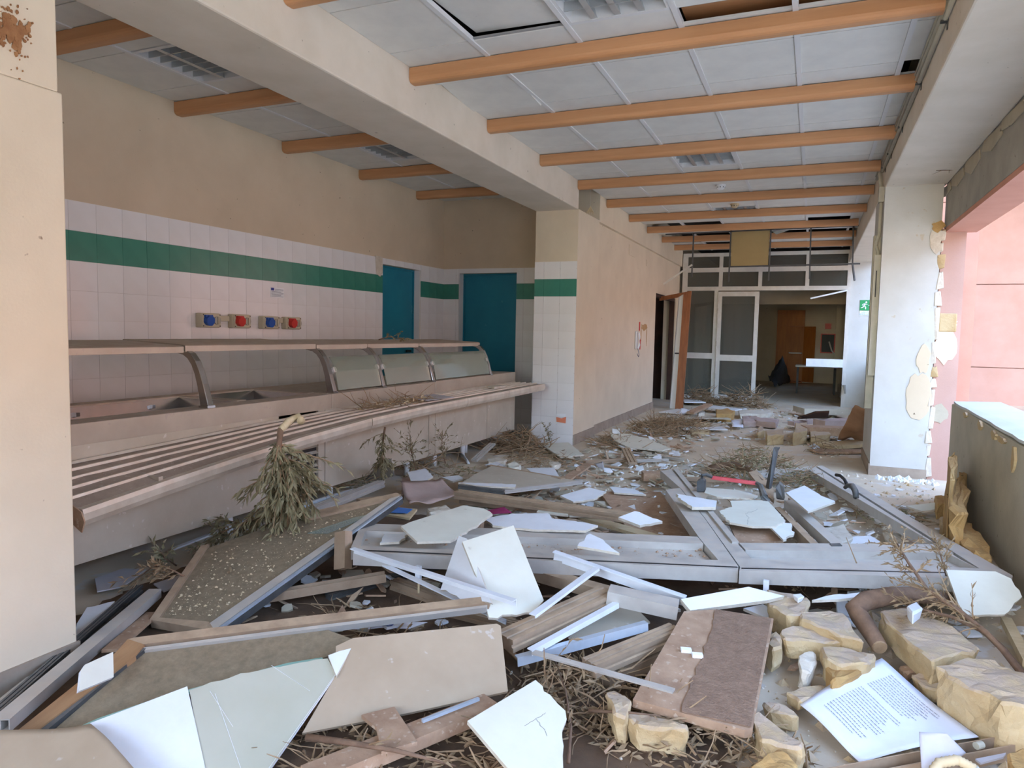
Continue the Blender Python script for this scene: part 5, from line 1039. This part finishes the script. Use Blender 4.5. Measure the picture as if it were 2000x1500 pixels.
# grey sheet lying on the tray
o=MB().prism([(-3.12,5.05,.735),(-2.86,5.0,.732),(-2.84,5.42,.728),(-3.10,5.52,.735)],(0,0,-.004)).build('grey_sheet',M['lilac']); tag(o,'flat grey sheet lying on the tray slide','sheet')
o=MB().prism([(-3.05,6.55,.745),(-2.95,6.5,.742),(-2.93,6.75,.74),(-3.04,6.8,.742)],(0,0,-.02)).build('plaster_lump',M['gyp_core']); tag(o,'small pale plaster lump on the far end of the tray slide','plaster')
o=MB().tube([U(893,882,.02),U(905,890,.03),U(912,900,.02),U(915,905,.01)],.014,8).build('drain_pipe',M['grid'],None,0,True); tag(o,'short white drain pipe bent under the counter','pipe')
# ================================================================ 7. FAR FLOOR DEBRIS
G='planks stacked at the far right of the corridor'
def fp(p0,p1,w,h,m,label): return bar('plank',M[m],p0,p1,w,h,'box',label,'plank',G)
fp((1560,795,.16),(1650,797,.16),.5,.09,'panel','grey slab lying at the right of the open doorway')
fp((1600,820,.20),(1668,818,.20),.22,.10,'card_pink','dusty brown plank topmost of the far stack')
fp((1570,832,.17),(1672,835,.17),.25,.10,'chip','long brown plank in the middle of the far stack')
fp((1545,824,.13),(1600,818,.13),.10,.05,'card_pink','short pinkish plank sticking out left of the far stack')
slab('dark_board',M['wood_dark'],[(1558,815),(1592,803),(1620,802),(1618,812)],plane((1558,815,.16),(1592,803,.30),(1618,812,.24)),.03,'dark board tilted up against the far plank stack','board')
fp((1610,868,.05),(1690,862,.06),.3,.04,'wood_pale','pale yellowish board lying before the right column')
fp((1590,880,.03),(1688,880,.03),.2,.02,'chip','flat dusty board nearest the right column')
sheet('crumpled_brown_box',M['card'],[(1670,788),(1690,795),(1689,862),(1636,858)],[.55,.52,.04,.06],12,14,.09,'crumpled brown cardboard leaning on the right column','cardboard',seed=12)
fp((1300,812,.08),(1420,815,.07),.35,.015,'panel','long pale board on the corridor floor before the doorway')
fp((1310,806,.07),(1345,800,.06),.4,.015,'grid','white board end beside the leaning door leaf')
fp((1330,835,.05),(1415,836,.05),.25,.015,'grid','white board on the floor beyond the twig heap')
fp((1372,824,.06),(1368,845,.04),.22,.04,'wood_pale','short pale wooden block lying across the white board')
fp((1348,805,.14),(1385,788,.22),.12,.03,'chip','grey lath propped on the twigs before the partition')
fp((1375,792,.10),(1440,800,.08),.4,.02,'grid','bluish white board under the twigs at the partition')
fp((1342,780,.08),(1358,785,.08),.4,.02,'grid','white rounded board next to the brown door board')
sheet('crumpled_paper',M['paper'],[(1428,822),(1450,820),(1452,834),(1430,834)],[.06,.08,.05,.04],6,6,.05,'crumpled white paper on the corridor floor','paper',seed=15)
sheet('crumpled_paper',M['paper'],[(1330,798),(1350,798),(1350,806),(1325,806)],[.12,.12,.08,.08],6,4,.04,'white paper on the pale board near the doorway','paper',seed=16)
sheet('white_bag',M['grid'],[(1195,836),(1210,834),(1212,846),(1196,850)],[.16,.18,.1,.08],6,6,.05,'small white plastic bag at the head of the torn plasterboard','bag',seed=17)
sheet('crumpled_paper',M['paper'],[(1745,908),(1600,872),(1612,880),(1600,884)],[.03,.05,.05,.03],4,4,.02,None,None,seed=18) if False else None
sheet('torn_paper',M['paper'],[(1578,872),(1590,866),(1604,874),(1592,878)],[.02,.10,.04,.02],5,5,.03,'small torn paper corner on the floor before the column','paper',seed=19)
sheet('torn_paper',M['lilac'],[(1162,908),(1178,904),(1180,918),(1168,916)],[.06,.08,.05,.04],5,5,.03,'crumpled lilac paper beside the crossing profiles','paper',seed=20)
o=MB().prism([U(1640,775,.02),UY(1645,752,14.3),UY(1648,752,14.3),U(1650,790,.02)],(.03,.05,0)).build('white_flap',M['grid']); tag(o,'white torn flap at the foot of the partition right post','flap')
for k,(x,y) in enumerate(((705,938),(690,930))): pass
slab('leaning_slab',M['concrete'],[(714,935),(740,905),(765,895),(770,925),(740,935)],plane((714,935,.10),(755,898,.30),(765,928,.14)),.02,'grey slab piece leaning on the counter front','slab')
slab('blue_sheet',M['lilac'],[(185,1130),(240,1110),(285,1112),(240,1145),(190,1155)],flat(.03),.006,'bluish sheet in the shade under the counter near the pillar','sheet')
slab('blue_sheet',M['lilac'],[(300,1140),(360,1120),(375,1130),(320,1155)],flat(.03),.006,'bluish sheet lying under the near end of the counter','sheet')
slab('white_splinter',M['gypsum_cream'],[(570,915),(590,925),(600,945),(580,935)],plane((570,915,.42),(590,925,.40),(580,935,.36)),.006,'white splinter caught in the hanging olive branch','splinter')
bar('counter_kick_strip',M['alu_white'],(340,1070,.05),(560,985,.05),.03,.02,'L','thin bluish strip along the foot of the counter','strip')
# ================================================================ 8. LOOSE CRUMBS (uncountable)
def crumbs(name,label,regions,seed,m,r0,r1):
    rng=random.Random(seed); b=MB()
    for (x0,x1,y0,y1,zz,n) in regions:
        for i in range(n):
            c=Vector((rng.uniform(x0,x1),rng.uniform(y0,y1),zz)); r=r0+(r1-r0)*rng.random()**3; k=[c+Vector((rng.uniform(.5,1.2)*math.cos(a)*r,rng.uniform(.5,1.2)*math.sin(a)*r,0)) for a in(0,1.57,3.14,4.71)]
            t=c+Vector((rng.uniform(-.3,.3)*r,rng.uniform(-.3,.3)*r,r*rng.uniform(.5,1.0))); b.add(k+[t],[(0,1,4),(1,2,4),(2,3,4),(3,0,4),(3,2,1,0)])
    o=b.build(name,M[m]); tag(o,label,'rubble',None,'stuff'); return o
crumbs('plaster_crumbs','white plaster crumbs scattered over the whole floor',[(-2.4,.5,1.5,7.5,0,2200),(-2.4,.5,7.5,13.5,0,500),(.5,1.05,2.5,7.3,0,300),(-1.3,-.3,6.0,7.3,0,350),(-2.3,-1.2,5.6,8.0,0,350)],81,'gyp_core',.004,.028)
crumbs('stone_crumbs','yellow stone crumbs scattered among the blocks',[(-.3,1.0,2.0,4.2,0,700),(.5,1.05,4,7.4,0,200),(-1.0,.5,9,13.5,0,300)],82,'tuff',.004,.035)
crumbs('dirt_crumbs','brown earth and grit on the foreground floor',[(-2.45,-.2,1.2,4.2,0,2600)],83,'dirt',.004,.022)
crumbs('column_rubble','white plaster lumps along the foot of the right column',[(.6,1.1,7.25,7.5,0,90)],84,'gypsum',.01,.05)
struct(slab('floor_dirt_shade',M['dirt'],[(-60,1300),(300,1130),(640,1000),(1000,1010),(1400,1090),(1780,1150),(1700,1180),(1500,1190),(1430,1330),(1440,1530),(-60,1530)],flat(.012),.011,jag='all',amp=.02))  # dirt layer coloured dark to stand for the shaded voids in the debris

def shards(name,label,regions,seed,m,lo,hi,th,aspect=1.0):
    rng=random.Random(seed); b=MB()
    for (x0,x1,y0,y1,z0,z1,n) in regions:
        for i in range(n):
            c=Vector((rng.uniform(x0,x1),rng.uniform(y0,y1),rng.uniform(z0,z1))); r=lo+(hi-lo)*rng.random()**2; rot=Matrix.Rotation(rng.uniform(0,6.28),3,'Z')@Matrix.Rotation(rng.gauss(0,.22),3,'X')@Matrix.Rotation(rng.gauss(0,.22),3,'Y')
            k=rng.randint(4,6); pts=[c+rot@Vector((r*math.cos(2*math.pi*j/k+rng.uniform(-.3,.3))*rng.uniform(.6,1.1),r/aspect*math.sin(2*math.pi*j/k+rng.uniform(-.3,.3))*rng.uniform(.6,1.1),0)) for j in range(k)]
            lowz=min(q.z for q in pts)
            if lowz<th+.002: pts=[q+Vector((0,0,th+.002-lowz)) for q in pts]
            b.prism(pts,rot@Vector((0,0,-th)))
    o=b.build(name,M[m]); tag(o,label,'rubble',None,'stuff'); return o
MID=[(-2.3,-.9,4.2,7.4,0,.05,90),(-1.2,.4,4.0,6.8,0,.06,60),(-2.3,-1.0,2.2,4.2,0,.05,40),(-2.0,.4,9,13.6,0,.03,40),(-2.3,-1.2,7.4,9.5,0,.04,40)]
shards('plaster_shards','small flat white plaster shards scattered through the rubble',MID+[(.1,1.0,3.4,7,0,.03,60)],91,'gypsum',.02,.075,.010)
shards('wood_splinters','brown wooden splinters scattered through the rubble',MID+[(-.6,.9,2.0,4,0,.04,40)],92,'chip',.04,.14,.008,5)
shards('metal_slivers','thin grey metal and glass slivers scattered through the rubble',MID,93,'alu_dusty',.04,.16,.006,7)
shards('dusty_flakes','dusty beige flakes lying over the middle floor',MID,94,'concrete_beige',.03,.09,.012)
def crumbs_on(pl,px,n,seed,m,name,label,r0=.003,r1=.012):
    rng=random.Random(seed); b=MB(); A,B,C,D=[on(pl,*q) for q in px]
    for i in range(n):
        u,v=rng.random(),rng.random(); c=A*(1-u)*(1-v)+B*u*(1-v)+C*u*v+D*(1-u)*v+pl[1]*.001; r=r0+(r1-r0)*rng.random()**4
        k=[c+Vector((rng.uniform(.5,1.2)*math.cos(a)*r,rng.uniform(.5,1.2)*math.sin(a)*r,0)) for a in(0,1.57,3.14,4.71)]; b.add(k+[c+Vector((0,0,r*.7))],[(0,1,4),(1,2,4),(2,3,4),(3,0,4)])
    o=b.build(name,M[m]); tag(o,label,'rubble',None,'stuff')
LA2=(LA[0]-LA[1]*.010,LA[1])
crumbs_on(LA2,[(320,1200),(420,1075),(740,985),(420,1205)],700,95,'wood_pale','straw_crumbs','straw coloured crumbs on the dusty glass of the fallen leaf',.002,.010)
crumbs_on((DP[0]-DP[1]*.034,DP[1]),[(720,1040),(1370,1064),(1390,1090),(710,1062)],260,96,'chip','door_crumbs','brown crumbs on the kick panels of the fallen door',.003,.014)
